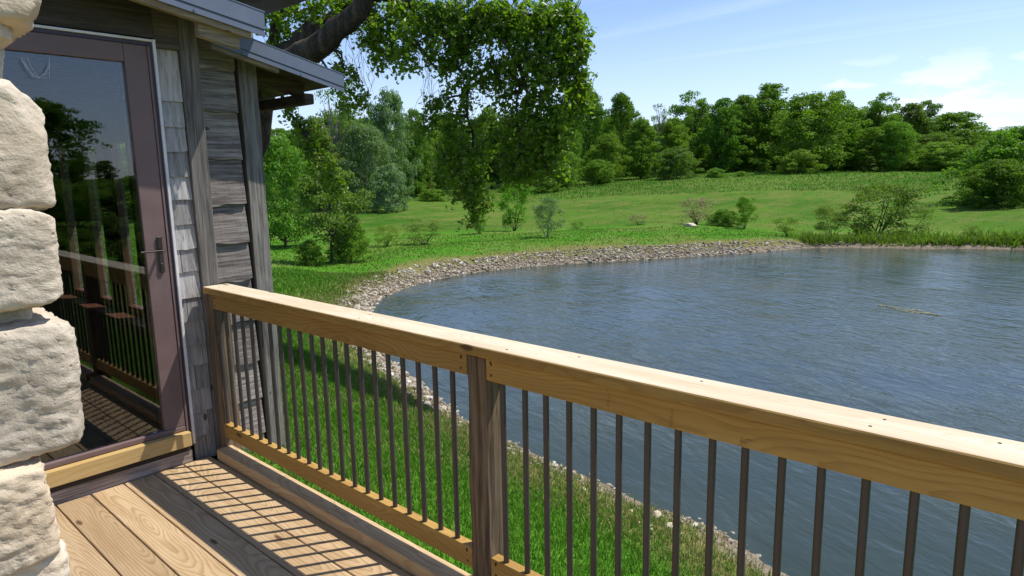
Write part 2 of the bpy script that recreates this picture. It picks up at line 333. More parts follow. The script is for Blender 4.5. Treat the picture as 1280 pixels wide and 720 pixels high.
def rough_board(name, mat, x0, x1, y0, y1, z0, z1, parent, amp=.003, n=(3, 3, 14), seed=0, wave=0., **kw):
    """sawn board with uneven edges: grid on each face, displaced by noise"""
    nx, ny, nz_ = n
    bm = bmesh.new()
    bmesh.ops.create_cube(bm, size=1)
    for v in bm.verts: v.co = Vector((v.co.x*(x1-x0), v.co.y*(y1-y0), v.co.z*(z1-z0)))
    bmesh.ops.bevel(bm, geom=bm.edges[:], offset=min(.004, amp*1.5), segments=1, affect='EDGES')
    longax = max(range(3), key=lambda i: (x1-x0, y1-y0, z1-z0)[i])
    Lg = (x1-x0, y1-y0, z1-z0)[longax]; nn = n[longax]
    for k in range(1, nn):
        co = [0, 0, 0]; co[longax] = -Lg/2 + Lg*k/nn; no = [0, 0, 0]; no[longax] = 1
        bmesh.ops.bisect_plane(bm, geom=bm.verts[:]+bm.edges[:]+bm.faces[:], plane_co=co, plane_no=no)
    for v in bm.verts:
        p = v.co*5 + Vector((seed*3.1, seed*1.7, seed))
        q = mnoise.noise_vector(p); q2 = mnoise.noise_vector(p*4)
        d = (q + q2*.5)*amp
        d[longax] = 0
        v.co += d
        if wave and v.co.z < 0: v.co.z += wave*mnoise.noise(Vector((v.co.x*6+seed*5, seed, 0)))
    me = bpy.data.meshes.new(name); bm.to_mesh(me); bm.free(); me.materials.append(mat)
    o = bpy.data.objects.new(name, me); o.location = Vector(((x0+x1)/2, (y0+y1)/2, (z0+z1)/2)) - off(parent)
    return link(o, parent, **kw)
def off(parent):
    v = Vector((0, 0, 0))
    while parent is not None: v += parent.location; parent = parent.parent
    return v
def tube_np(pts, rad, sides=8, cap=True):
    pts = np.asarray(pts, float); n = len(pts); rad = np.broadcast_to(np.asarray(rad, float), (n,))
    t = np.gradient(pts, axis=0); t /= np.linalg.norm(t, axis=1, keepdims=True)+1e-9
    ref = np.array([0, 0, 1.]) if abs(t[:, 2]).mean() < .8 else np.array([1., 0, 0])
    u = np.cross(t, ref); u /= np.linalg.norm(u, axis=1, keepdims=True)+1e-9; v = np.cross(t, u)
    a = np.linspace(0, 2*np.pi, sides, endpoint=False)
    V = pts[:, None, :] + rad[:, None, None]*(np.cos(a)[None, :, None]*u[:, None, :] + np.sin(a)[None, :, None]*v[:, None, :])
    V = V.reshape(-1, 3); F = []
    i = np.arange(n-1)[:, None]*sides; j = np.arange(sides)[None, :]; j2 = (j+1) % sides
    F = np.stack([i+j, i+j2, i+sides+j2, i+sides+j], -1).reshape(-1, 4)
    return V, F
class Acc:
    def __init__(s): s.V = []; s.F4 = []; s.n = 0
    def add(s, V, F): s.V.append(V); s.F4.append(F+s.n); s.n += len(V)
    def mesh(s, name, mat, smooth=True): return mesh_np(name, np.concatenate(s.V), np.concatenate(s.F4), mat, smooth)

# ------------------------------------------------------------ terrain
ZW = -1.93
SHORE = np.array([(5.42, 1.97), (5.67, 2.42), (5.72, 2.84), (5.66, 3.3), (5.78, 3.93), (5.86, 4.6), (6.27, 6.77), (6.9, 8.5), (7.5, 10.0), (8.6, 12.2), (10.1, 14.2), (11.28, 15.43), (12.67, 16.28),
 (14.73, 16.99), (17.23, 17.09), (19.29, 16.4), (21.01, 15.54), (24.64, 13.33), (27.98, 11.34), (31.07, 10.04), (32.4, 8.2), (33.2, 6.2), (34.3, 4.4), (35.0, 2.6), (36.5, -2), (36, -9), (32, -17), (24, -22), (14, -21), (8, -14), (6, -7), (5.2, -2), (5.1, .5)])
def inside_shore(P):
    x, y = P[:, 0], P[:, 1]; c = np.zeros(len(P), bool); n = len(SHORE)
    for i in range(n):
        (x1, y1), (x2, y2) = SHORE[i], SHORE[(i+1) % n]
        c ^= ((y1 > y) != (y2 > y)) & (x < (x2-x1)*(y-y1)/(y2-y1+1e-12)+x1)
    return c
def sdist(P):
    P = np.asarray(P, float); best = np.full(len(P), 1e9); n = len(SHORE)
    for i in range(n):
        a, b = SHORE[i], SHORE[(i+1) % n]; ab = b-a
        t = np.clip(((P-a)@ab)/(ab@ab), 0, 1); d = np.linalg.norm(P-(a+t[:, None]*ab), axis=1); best = np.minimum(best, d)
    return np.where(inside_shore(P), -best, best)
TP = """1290 300 37.8;1290 270 48;1290 250 62;1290 219 90;1290 206 130
1140 303 35.6;1140 285 44;1140 262 58;1140 236 80;1140 217 105;1140 208 130
1040 303 35;990 299 34;1000 283 44;1000 262 56;1000 236 78;1000 219 98;1000 212 120
940 299 32;930 292 36;840 304 29.8;860 286 36;870 278 46;870 262 56;870 243 72;870 221 97
740 309 27.6;740 291 33;740 284 44;740 268 52;740 249 68;740 235 84
664 316 26.7;664 297 31;664 290 40;664 274 50;660 256 66
570 330 24;570 307 28.5;570 298 37;570 280 48;570 261 60
507 346 20.8;500 316 26;500 305 34;490 285 44;490 268 54
428 376 18;440 345 21.5;450 322 29;440 300 38;430 285 46
340 380 14;345 350 18;345 330 24;345 310 34"""
tp = []
for l in TP.split('\n'):
    for s in l.split(';'):
        tp.append(at(*map(float, s.split())))
tp += [(1.6, -3, -.42), (1.6, 0, -.42), (1.6, 3, -.42), (1.8, 5, -.5), (2.4, 4.8, -.52), (2.0, 7, -.5), (4.0, 8, -1.0), (3.2, 0, -.95), (3.2, 3, -.98), (3.4, 6, -1.0), (4.7, 2, -1.55), (4.8, 4, -1.55), (5.2, 6, -1.55), (0, 5, -.45), (-2, 2, -.45), (-2, -2, -.45), (-8, 8, -.4), (-8, -8, -.4), (2, -9, -.6), (4.3, -2, -1.5), (0, 14, -.6),
       (4, -30, -.8), (-30, 0, 0), (-30, 40, -.5), (0, 45, -1.2), (20, -40, -.5), (50, -20, .2), (60, -60, 1.2), (0, -90, 1.3), (90, -50, 1.5), (-60, -60, 1), (-60, 70, 0), (20, 100, 0)]
for a in range(0, 360, 15):
    for D in (230, 600, 4500): tp.append((D*math.cos(R(a)), D*math.sin(R(a)), {230: 3.0, 600: 5.0, 4500: 8.0}[D]))
tp = np.array(tp)
def warp(P):
    r = np.linalg.norm(P, axis=1, keepdims=True); return P/(r+1e-9)*np.log1p(r/3.)
WQ = warp(tp[:, :2]); D_ = np.linalg.norm(WQ[:, None]-WQ[None], axis=2)
A_ = np.block([[D_+1e-3*np.eye(len(tp)), np.ones((len(tp), 1))], [np.ones((1, len(tp))), np.zeros((1, 1))]])
W_ = np.linalg.solve(A_, np.append(tp[:, 2], 0))
def land(P):
    Q = warp(P); out = np.empty(len(P))
    for i in range(0, len(P), 20000):
        q = Q[i:i+20000]; out[i:i+20000] = np.linalg.norm(q[:, None]-WQ[None], axis=2)@W_[:-1] + W_[-1]
    return out
def fbm2(P, s):
    return (np.sin(P[:, 0]*s*1.3+np.sin(P[:, 1]*s*.9)*1.7)+np.sin(P[:, 1]*s*1.7+np.sin(P[:, 0]*s*1.1+2)*1.9)+.5*np.sin((P[:, 0]+P[:, 1])*s*3.1))/2.5
def height(P, sd=None):
    P = np.asarray(P, float)
    if sd is None: sd = sdist(P)
    h = land(P)
    h = np.maximum(h, ZW+.22)
    bank = ZW + .44*np.maximum(sd, 0) + .02
    k = .12
    e = np.clip(.5+.5*(bank-h)/k, 0, 1); hm = bank*(1-e)+h*e - k*e*(1-e)
    z = np.where(sd > 0, hm, ZW + np.maximum(.30*sd, -1.6))
    r = np.linalg.norm(P, axis=1)
    return z + np.where(sd > 0, fbm2(P, .9)*.025*np.clip(r/8, .3, 1.5), 0) + np.where(r > 30, fbm2(P, .16)*.10, 0)*(sd > 1.5)
def hz(x, y): return float(height(np.array([[x, y]]))[0])
radii = list(1.2*1.013**np.arange(0, 300)); 
while radii[-1] < 6000: radii.append(radii[-1]*1.06)
radii = np.array(radii)
ang = np.radians(np.concatenate([np.arange(-25, 100, .45), np.arange(100, 335, 3.)]))
na, nr = len(ang), len(radii)
G = np.stack([np.outer(radii, np.cos(ang)), np.outer(radii, np.sin(ang))], -1).reshape(-1, 2)
gsd = sdist(G); gz = height(G, gsd)
V = np.column_stack([G, gz]); V = np.vstack([V, [0, 0, -.45]])
i = np.arange(nr-1)[:, None]*na; j = np.arange(na)[None]; j2 = (j+1) % na
F4 = np.stack([i+j, i+na+j, i+na+j2, i+j2], -1).reshape(-1, 4)
F3 = np.stack([np.full(na, len(V)-1), np.arange(na), (np.arange(na)+1) % na], -1)
# ground material: cover is stored per vertex as what actually grows there
def mat_ground():
    m, nt, out = new_mat('ground_cover')
    p = ncoord(nt, rand=False, obj=False)
    sh = N(nt, 'ShaderNodeAttribute', attribute_name='shore').outputs['Fac']; md = N(nt, 'ShaderNodeAttribute', attribute_name='meadow').outputs['Fac']
    n1 = tnoise(nt, p, .35, 5., .6); n2 = tnoise(nt, p, 6., 5., .65); n3 = tnoise(nt, p, 40., 3., .6); n4 = tnoise(nt, p, .08, 3., .5)
    lawn = mix(nt, maprange(nt, n2, .3, .7), (.05, .15, .010), (.09, .23, .02))
    lawn = mix(nt, mmath(nt, 'MULTIPLY', maprange(nt, n1, .42, .68), .6), lawn, (.17, .185, .05))
    mead = mix(nt, maprange(nt, n4, .35, .65), (.045, .125, .011), (.078, .165, .018))
    mead = mix(nt, mmath(nt, 'MULTIPLY', maprange(nt, n1, .42, .70), .6), mead, (.17, .18, .05))
    st_ = tnoise(nt, ncoord(nt, (.10, .9, 1), False, (0, 0, R(52)), False), 1., 4., .6)
    mead = mix(nt, mmath(nt, 'MULTIPLY', maprange(nt, st_, .42, .7), .6), mead, (.145, .165, .04))
    mead = mix(nt, .55, mead, ramp(nt, tnoise(nt, p, 1.6, 5., .7), [(.3, (.6, .66, .6)), (.65, (1.1, 1.1, 1.1))]), 'MULTIPLY')
    c = mix(nt, md, lawn, mead)
    dry = mix(nt, maprange(nt, n2, .35, .65), (.20, .16, .07), (.14, .17, .04))
    c = mix(nt, maprange(nt, mmath(nt, 'ADD', sh, mmath(nt, 'MULTIPLY', mmath(nt, 'SUBTRACT', n1, .5), .9)), .25, .6), c, dry)
    mud = mix(nt, maprange(nt, n2, .35, .65), (.16, .125, .085), (.26, .22, .16))
    c = mix(nt, maprange(nt, sh, .78, .9), c, mud)
    c = mix(nt, .4, c, ramp(nt, n3, [(.3, (.5, .5, .5)), (.65, (1, 1, 1))]), 'MULTIPLY')
    princ(nt, out, c, .95, .03, bump(nt, n3, .05, .5)); return m
gme = mesh_np('ground', V, [F4, F3], mat_ground(), True)
shv = np.append(np.clip(1-gsd/2.7, 0, 1), 0)
Rr = np.append(np.linalg.norm(G, axis=1), 0)
meadow = np.clip((Rr-39)/5, 0, 1)
for nm, arr in (('shore', shv), ('meadow', meadow)):
    a = gme.attributes.new(nm, 'FLOAT', 'POINT'); a.data.foreach_set('value', arr.astype(np.float32))
ground = link(bpy.data.objects.new('ground', gme), kind='structure')

# ------------------------------------------------------------ pond
def mat_water():
    m, nt, out = new_mat('pond_water')
    p0 = ncoord(nt, (1, 1, 1), False, (0, 0, R(25)), False)
    st = N(nt, 'ShaderNodeMapping'); L(nt, p0, st.inputs[0]); st.inputs['Scale'].default_value = (1.0, .42, 1)
    a = tnoise(nt, st.outputs[0], 2.2, 3., .5, .8); b = tnoise(nt, st.outputs[0], 6.5, 4., .55, .5); c = tnoise(nt, p0, .25, 3., .6); d = tnoise(nt, st.outputs[0], 22., 3., .5)
    gust = maprange(nt, c, .35, .65, .5, 1.05)
    h = mmath(nt, 'MULTIPLY', mmath(nt, 'ADD', mmath(nt, 'MULTIPLY', a, 1.), mmath(nt, 'ADD', mmath(nt, 'MULTIPLY', b, .55), mmath(nt, 'MULTIPLY', d, .12))), gust)
    col = mix(nt, maprange(nt, c, .3, .7), (.030, .044, .036), (.046, .058, .042))
    p = princ(nt, out, col, .04, .5, bump(nt, h, .040, 1.)); p.inputs['IOR'].default_value = 1.33
    return m
wc = SHORE.mean(0)
bm = bmesh.new()
ring = []
ext = SHORE + (SHORE-wc)/np.linalg.norm(SHORE-wc, axis=1, keepdims=True)*.6
vs = [bm.verts.new((x, y, ZW)) for x, y in ext]
bm.faces.new(vs); bmesh.ops.triangulate(bm, faces=bm.faces[:])
me = bpy.data.meshes.new('pond'); bm.to_mesh(me); bm.free(); me.materials.append(mat_water())
if me.polygons[0].normal.z < 0: me.flip_normals()
link(bpy.data.objects.new('pond', me), kind='structure')

# ------------------------------------------------------------ rocks
def ico(sub):
    bm = bmesh.new(); bmesh.ops.create_icosphere(bm, subdivisions=sub, radius=1); bm.verts.ensure_lookup_table()
    V = np.array([v.co[:] for v in bm.verts]); F = np.array([[v.index for v in f.verts] for f in bm.faces]); bm.free(); return V, F
IV, IF = ico(1); IV2, IF2 = ico(2)
def rock_shapes(n, base, sub=1):
    out = []
    V0 = IV2 if sub == 2 else IV
    for k in range(n):
        V = V0.copy(); 
        for _ in range(5):   # chop by planes for angular faces
            nrm = base.normal(size=3); nrm /= np.linalg.norm(nrm); d = base.uniform(.45, .8)
            ex = V@nrm-d; V = V - np.where(ex > 0, ex, 0)[:, None]*nrm
        V *= base.uniform(.6, 1.15, 3)*np.array([1, 1, .7]); out.append(V)
    return out
RS = rock_shapes(14, rng)
def scatter_rocks(P, sizes, name, mat):
    Vs = []; Fs = []; n = 0
    for (x, y, z), s in zip(P, sizes):
        V = RS[rng.integers(len(RS))]; a = rng.uniform(0, 6.28); b = rng.uniform(-.5, .5)
        Rz = np.array([[math.cos(a), -math.sin(a), 0], [math.sin(a), math.cos(a), 0], [0, 0, 1]]); Rx = np.array([[1, 0, 0], [0, math.cos(b), -math.sin(b)], [0, math.sin(b), math.cos(b)]])
        Vs.append(V@(Rz@Rx).T*s + (x, y, z)); Fs.append(IF+n); n += len(V)
    return mesh_np(name, np.concatenate(Vs), np.concatenate(Fs), mat)
# positions along the visible stony shore (near bank round to the far corner)
cand = []
seg = SHORE[:21]
for k in range(len(seg)-1):
    a, b = seg[k], seg[k+1]; ln = np.linalg.norm(b-a); t = (b-a)/ln; nrm = np.array([-t[1], t[0]])
    if sdist(((a+b)/2+nrm*.2)[None])[0] < 0: nrm = -nrm
    dist = np.linalg.norm((a+b)/2)
    wid = .75 if dist < 8.5 else .70 + .25*min(1, max(0, (dist-20)/6)) + .25*min(1, (dist-8)/8)
    den = (120 if dist < 5.4 else 190 if dist < 10 else 190)
    fade = 1.0 if dist < 31 else .25
    for _ in range(int(ln*wid*den*fade)):
        u = rng.uniform(0, 1); v = rng.beta(1.15, 1.5)*wid - .12
        cand.append((*(a+(b-a)*u+nrm*v), v, dist))
cand = np.array(cand); sd = sdist(cand[:, :2]); zz = height(cand[:, :2], sd)
siz = np.where(cand[:, 3] < 10, rng.gamma(3, .0062, len(cand))+.008, rng.gamma(3.2, .0095, len(cand))+.018)
keep = (sd > -.25) & ((cand[:, 3] > 10) | (fbm2(cand[:, :2], 1.8)+rng.normal(0, .5, len(cand)) > -.1))
cand, zz, siz = cand[keep], zz[keep], siz[keep]
me = scatter_rocks(np.column_stack([cand[:, :2], np.maximum(zz, ZW-.05)+siz*.2]), siz, 'shore_stones', M['rock'])
link(bpy.data.objects.new('shore_stones', me), label='band of broken pale stone lining the bank of the pond', cat='stones', kind='stuff')
def single_rock(x, y, s, name, label, cat, group=None, mat=None, sub=2, flat=1., zoff=.25):
    V = rock_shapes(1, rng, sub)[0]*s*np.array([1, 1, flat]); me = mesh_np(name, V, IF2 if sub == 2 else IF, mat or M['limestone'])
    o = bpy.data.objects.new(name, me); o.location = (x, y, hz(x, y)+s*zoff*flat); o.rotation_euler = (0, 0, rng.uniform(0, 6)); return link(o, None, label, cat, group)
# bigger stones one can tell apart on the near bank
big = [(821, 648, .085, 'largest tan rounded stone on the near bank beside the water'), (838, 660, .06, 'flat pale stone just below the largest tan stone on near bank'), (812, 662, .05, 'small white stone in the grass above the largest tan bank stone')]
for px, py, s, lb in big:
    q = at(px, py, 5.4); 
    for _ in range(30):   # walk along the ray to the bank
        D = math.hypot(q[0], q[1]); d = (q-CAM)/D; t = (hz(q[0], q[1])-CAM[2])/(q[2]-CAM[2]) ; q = CAM+(q-CAM)*(.5+.5*t)
    single_rock(q[0], q[1], s, 'bank_stone', lb, 'stone')
for px, py, s in [(775, 618, .06), (762, 606, .055), (742, 604, .05), (727, 597, .05), (713, 601, .045), (700, 592, .05), (790, 640, .05), (850, 668, .05), (730, 612, .04), (752, 615, .042), (800, 655, .04), (545, 500, .06), (560, 515, .055), (532, 487, .06), (512, 470, .06), (576, 528, .055)]:
    q = at(px, py, 5.4)
    for _ in range(30): t = (hz(q[0], q[1])-CAM[2])/(q[2]-CAM[2]); q = CAM+(q-CAM)*(.5+.5*t)
    single_rock(q[0], q[1], s*.62, 'bank_stone', 'fist-sized pale stone on the grassy near bank seen through the balusters', 'stone', 'pale stones on the near bank')
# white stones on the ground right beside the deck edge
wy = [(3.30, 1.72, .08), (3.16, 1.76, .07), (3.02, 1.70, .06), (2.88, 1.74, .075), (2.72, 1.70, .06), (2.2, 1.76, .07), (2.07, 1.80, .06), (1.95, 1.74, .08), (1.80, 1.80, .06), (1.70, 1.88, .055), (3.42, 1.80, .07), (2.5, 1.78, .045), (1.6, 1.80, .07), (1.45, 1.86, .06)]
for y, x, s in wy:
    single_rock(x, y, s*1.15, 'white_stone', 'white broken stone on the ground beside the deck edge below the bottom rail', 'stone', 'white stones along the deck edge', M['limestone'], 2, .75)
# pale rock in the rough grass behind the bank
q = at(862, 284, 38); single_rock(q[0], q[1], .42, 'pale_rock', 'lone pale grey rock in the rough grass beyond the pond bank', 'rock', sub=2, flat=.8)
# floating weed mat
def weed():
    c = at(1135, 388, 14.)
    c = CAM+(c-CAM)*((ZW-CAM[2])/(c[2]-CAM[2]))
    a = at(1098, 381, 14.); a = CAM+(a-CAM)*((ZW-CAM[2])/(a[2]-CAM[2])); b = at(1176, 394, 14.); b = CAM+(b-CAM)*((ZW-CAM[2])/(b[2]-CAM[2]))
    ax = (b-a); ln = np.linalg.norm(ax); ax /= ln; ay = np.array([-ax[1], ax[0], 0])
    Vs = []; Fs = []; n = 0
    for k in range(420):
        u = rng.uniform(-.5, .5); wdt = .30*(1-(2*u)**2)**.5*(.6+.4*math.sin(u*9+1)); v = rng.uniform(-1, 1)*wdt
        p = c + ax*u*ln + ay*v + np.array([0, 0, rng.uniform(.003, .02)])
        s = rng.uniform(.012, .035); th = rng.uniform(0, 6.28); e = np.array([math.cos(th), math.sin(th), rng.uniform(-.2, .2)])*s; f = np.array([-math.sin(th), math.cos(th), 0])*s*.6
        Vs += [p-e, p+f, p+e, p-f]; Fs.append([n, n+1, n+2, n+3]); n += 4
    return mesh_np('floating_weed', np.array(Vs), np.array(Fs), LEAF['tan'])
link(bpy.data.objects.new('floating_weed', weed()), label='tan patch of weed floating on the pond surface', cat='pond weed', kind='stuff')

# ------------------------------------------------------------ grass
def blades(P, Z, h, w, lean, name, mat, dry):
    n = len(P); a = rng.uniform(0, 6.283, n); h = h*rng.uniform(.55, 1.25, n)
    dx = np.cos(a)*w/2; dy = np.sin(a)*w/2; b = rng.uniform(0, 6.283, n); ln = rng.uniform(.1, lean, n)*h
    base = np.column_stack([P, Z-.01])
    v0 = base - np.column_stack([dx, dy, 0*dx]); v1 = base + np.column_stack([dx, dy, 0*dx])
    mid = base + np.column_stack([np.cos(b)*ln*.35, np.sin(b)*ln*.35, h*.6]); tip = base + np.column_stack([np.cos(b)*ln, np.sin(b)*ln, h])
    m0 = mid - .8*np.column_stack([dx, dy, 0*dx]); m1 = mid + .8*np.column_stack([dx, dy, 0*dx])
    V = np.stack([v0, v1, m1, m0, tip], 1).reshape(-1, 3); k = np.arange(n)*5
    me = mesh_np(name, V, [np.stack([k, k+1, k+2, k+3], -1), np.stack([k+3, k+2, k+4], -1)], mat)
    at_ = me.attributes.new('dry', 'FLOAT', 'POINT'); at_.data.foreach_set('value', np.repeat(dry, 5).astype(np.float32)); return me
def scatter(n, r0, r1, a0, a1, power=1.):
    r = np.sqrt(rng.uniform(r0**2, r1**2, n)) if power == 1 else r0*(r1/r0)**rng.uniform(0, 1, n)
    a = np.radians(rng.uniform(a0, a1, n)); return np.column_stack([r*np.cos(a), r*np.sin(a)])
P = np.vstack([np.column_stack([rng.uniform(1.62, 6.2, 150000), rng.uniform(-.6, 11, 150000)])]); 
P = np.vstack([P, scatter(150000, 7, 22, 12, 86)])
P = P[(P[:, 0] > 1.66)]; P = P[~((P[:, 0] < 2.52) & (P[:, 1] > 4.7) & (P[:, 1] < 9))]
sd = sdist(P); ok = (sd > .12) & (rng.uniform(0, 1, len(P)) < np.clip((sd-.1)/.9, .06, 1)); P, sd = P[ok], sd[ok]
r = np.linalg.norm(P, axis=1); Z = height(P, sd)
me = blades(P, Z, np.minimum(.055+.0025*r, .10), .0035+.0011*r, .9, 'grass', M['grass'], np.clip(1.0-sd/1.7, 0, .75))
link(bpy.data.objects.new('grass', me), label='short sunlit lawn grass on the slope between the deck and the pond', cat='grass', kind='stuff')
P = scatter(38000, 20, 38, 0, 86); sd = sdist(P); ok = sd > .5; P, sd = P[ok], sd[ok]
ok = (rng.uniform(0, 1, len(P)) < np.clip((sd-.6)/1.2, .1, 1)); P, sd = P[ok], sd[ok]
me = blades(P, height(P, sd), .08, .035, .9, 'grass', M['grass'], np.clip(1.1-sd/2.6, 0, .7))
link(bpy.data.objects.new('grass', me), label='mown grass on the bank at the far side of the pond', cat='grass', kind='stuff')
P = scatter(90000, 36, 135, 0, 84, 2); sd = sdist(P); ok = sd > 4; P, sd = P[ok], sd[ok]; r = np.linalg.norm(P, axis=1)
mown = (P[:, 1]/P[:, 0] < math.tan(R(22))) & (r < 80)
mown = r < 73+8*fbm2(P, .06)
hh = np.where(mown, .08, .22+.08*fbm2(P, .11))
kp = ~mown | (rng.uniform(0, 1, len(P)) < .07); P, sd, r, mown, hh = P[kp], sd[kp], r[kp], mown[kp], hh[kp]
me = blades(P, height(P, sd), hh, .012+.0009*r, .8, 'meadow_grass', M['meadowgrass'], np.where(mown, .16, .02))
link(bpy.data.objects.new('meadow_grass', me), label='tall green meadow grass on the rising field before the woods', cat='grass', kind='stuff')
# rank growth at the waterline of the far right bank
P = []
for k in range(19, 24):
    a, b = SHORE[k], SHORE[k+1]; nrm = np.array([-(b-a)[1], (b-a)[0]]); nrm /= np.linalg.norm(nrm)
    if sdist(((a+b)/2+nrm*.2)[None])[0] < 0: nrm = -nrm
    n = int(np.linalg.norm(b-a)*420); u = rng.uniform(0, 1, n)[:, None]; v = rng.gamma(2, .45, n)[:, None]+.1
    P.append(a+(b-a)*u+nrm*v)
P = np.concatenate(P); sd = sdist(P)
me = blades(P, height(P, sd), .26+.18*fbm2(P, 1.1)+rng.uniform(-.1,.15,len(P)), .05, .9, 'waterside_weeds', LEAF['olive'], sd*0)
link(bpy.data.objects.new('waterside_weeds', me), label='rank green weeds along the waterline of the far right bank', cat='weeds', kind='stuff')


# ------------------------------------------------------------ deck
deck = empty('deck', (0, 0, 0), kind='structure')
pitch = .1444
pl_me = None
for k in range(20):
    x1 = 1.433 - k*pitch; x0 = x1 - pitch + .0045
    if pl_me is None:
        o = box('plank', M['deck'], x0, x1, -2.3, 3.535, -.036, 0, deck, .005); pl_me = o.data
    else:
        o = bpy.data.objects.new('plank', pl_me); o.location = ((x0+x1)/2, .6175, -.018 + random.uniform(-.0008, .0008)); link(o, deck)
for y0, y1 in ((1.559, 3.455), (-.53+.09, 1.466), (-2.3, -.54)):
    box('edge_board', M['kerb'], 1.437, 1.522, y0, y1, .0005, .057, deck, .004)
box('rim_joist', M['kerb'], 1.44, 1.488, -2.3, 3.53, -.27, -.038, deck, .002)
for k in range(6):
    box('joist', M['kerb'], -1.4, 1.438, -2.2+k*1.1, -2.16+k*1.1, -.25, -.038, deck, .002)

# ------------------------------------------------------------ railing
rail = empty('deck_railing', (1.53, 1.5, 0), 'new pine deck railing with flat cap and dark metal balusters above the pond', 'railing')
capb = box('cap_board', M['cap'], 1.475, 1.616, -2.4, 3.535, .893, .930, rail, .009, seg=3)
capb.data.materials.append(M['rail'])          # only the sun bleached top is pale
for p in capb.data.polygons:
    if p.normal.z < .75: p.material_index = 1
posts_y = [3.458, 1.468, -.53, -2.35]
for k, y in enumerate(posts_y):
    o = rough_board('post', M['post'], 1.490, 1.579, y, y+.089, -.75, .891, rail, .005, (3, 3, 26), k+2)
spans = [(1.5575, 3.457), (-.44, 1.4675), (-2.25, -.5315)]
for si, (y0, y1) in enumerate(spans):
    ur = box('upper_rail', M['rail'], 1.4905, 1.5285, y0, y1, .817, .8925, rail, .004)
    lr = box('lower_rail', M['rail'], 1.4905, 1.5285, y0, y1, .110, .188, rail, .004)
    for r_, zc in ((ur, .855), (lr, .150)):
        for ye, sg in ((y1, -1), (y0, 1)):
            for dz in (-.017, .02):
                for kk in range(1 if dz < 0 else 2):
                    yy = ye + sg*(.022 + kk*.05*0 + random.uniform(0, .006)); 
                    V, F = tube_np([(0, 0, 0), (-.0012, 0, 0)], .0042, 8)
                    me = mesh_np('screw', np.vstack([V, [[-.0012, 0, 0]]]), [F, np.array([[8+q, 8+(q+1) % 8, 16] for q in range(8)])], M['screw'])
                    o = bpy.data.objects.new('screw', me); o.location = Vector((1.4903, yy, zc+dz+kk*.006)) - off(r_); link(o, r_)
                    if dz < 0: break
                break_ = True
capo = [o for o in rail.children if o.name.startswith('cap_board')][0]
for k in range(26):
    for xx in (1.512, 1.578):
        yy = 3.42 - k*.205 + random.uniform(-.02, .02)
        V, F = tube_np([(0, 0, 0), (0, 0, .0008)], .0038, 8)
        me = mesh_np('screw', np.vstack([V, [[0, 0, .0008]]]), [F, np.array([[8+q, 8+(q+1) % 8, 16] for q in range(8)])], M['screw'])
        if random.random() < .2:
            o = bpy.data.objects.new('screw', me); o.location = Vector((xx+random.uniform(-.006, .006), yy, .9299)) - off(capo); link(o, capo)
# lumber stamps, faded past reading
def stamp(y, z, w, h, rows, horizontal=False):
    bmv = []; F = []; n = 0
    for rr in range(rows):
        for cc in range(5):
            if random.random() < .25: continue
            y0 = y - w/2 + w*(cc if horizontal else rr)/(5 if horizontal else rows); ww = w/(5 if horizontal else rows)*.55
            z0 = z - h/2 + h*(rr if horizontal else cc)/(rows if horizontal else 5); hh = h/(rows if horizontal else 5)*.62
            for (a, b, c, d) in ((y0, y0+ww, z0, z0+hh*.28), (y0, y0+ww*.3, z0, z0+hh), (y0+ww*.2, y0+ww, z0+hh*.7, z0+hh)):
                bmv += [(0, a, c), (0, b, c), (0, b, d), (0, a, d)]; F.append([n+3, n+2, n+1, n]); n += 4
    me = mesh_np('ink_stamp', np.array(bmv), np.array(F), M['ink']); return me
uro = [o for o in rail.children if o.name.startswith('upper_rail')][1]
for (y, z, w, h, rw, hz_) in ((.995, .862, .012, .052, 2, False), (.80, .85, .01, .05, 2, False), (.60, .838, .03, .016, 2, True)):
    o = bpy.data.objects.new('ink_stamp', stamp(y, z, w, h, rw, hz_)); o.location = Vector((1.4901, 0, 0)) - off(uro); link(o, uro)
bV, bF = tube_np([(0, 0, .18), (0, 0, .82)], .0096, 14)
bal_me = mesh_np('baluster', bV, bF, M['baluster'], True)
ys = [1.648+.0897*k for k in range(21)] + [1.408, 1.315, 1.230, 1.141, 1.052, .966, .874, .784, .692, .606, .519, .429, .338, .249, .161, .071, -.019, -.109, -.199, -.289, -.379] + [-.62-.0897*k for k in range(18)]
for y in ys:
    if y > 3.445: continue
    o = bpy.data.objects.new('baluster', bal_me); o.location = Vector((1.507, y, 0)) - off(rail); o.rotation_euler = (random.uniform(-.003, .003), random.uniform(-.002, .002), 0); link(o, rail)

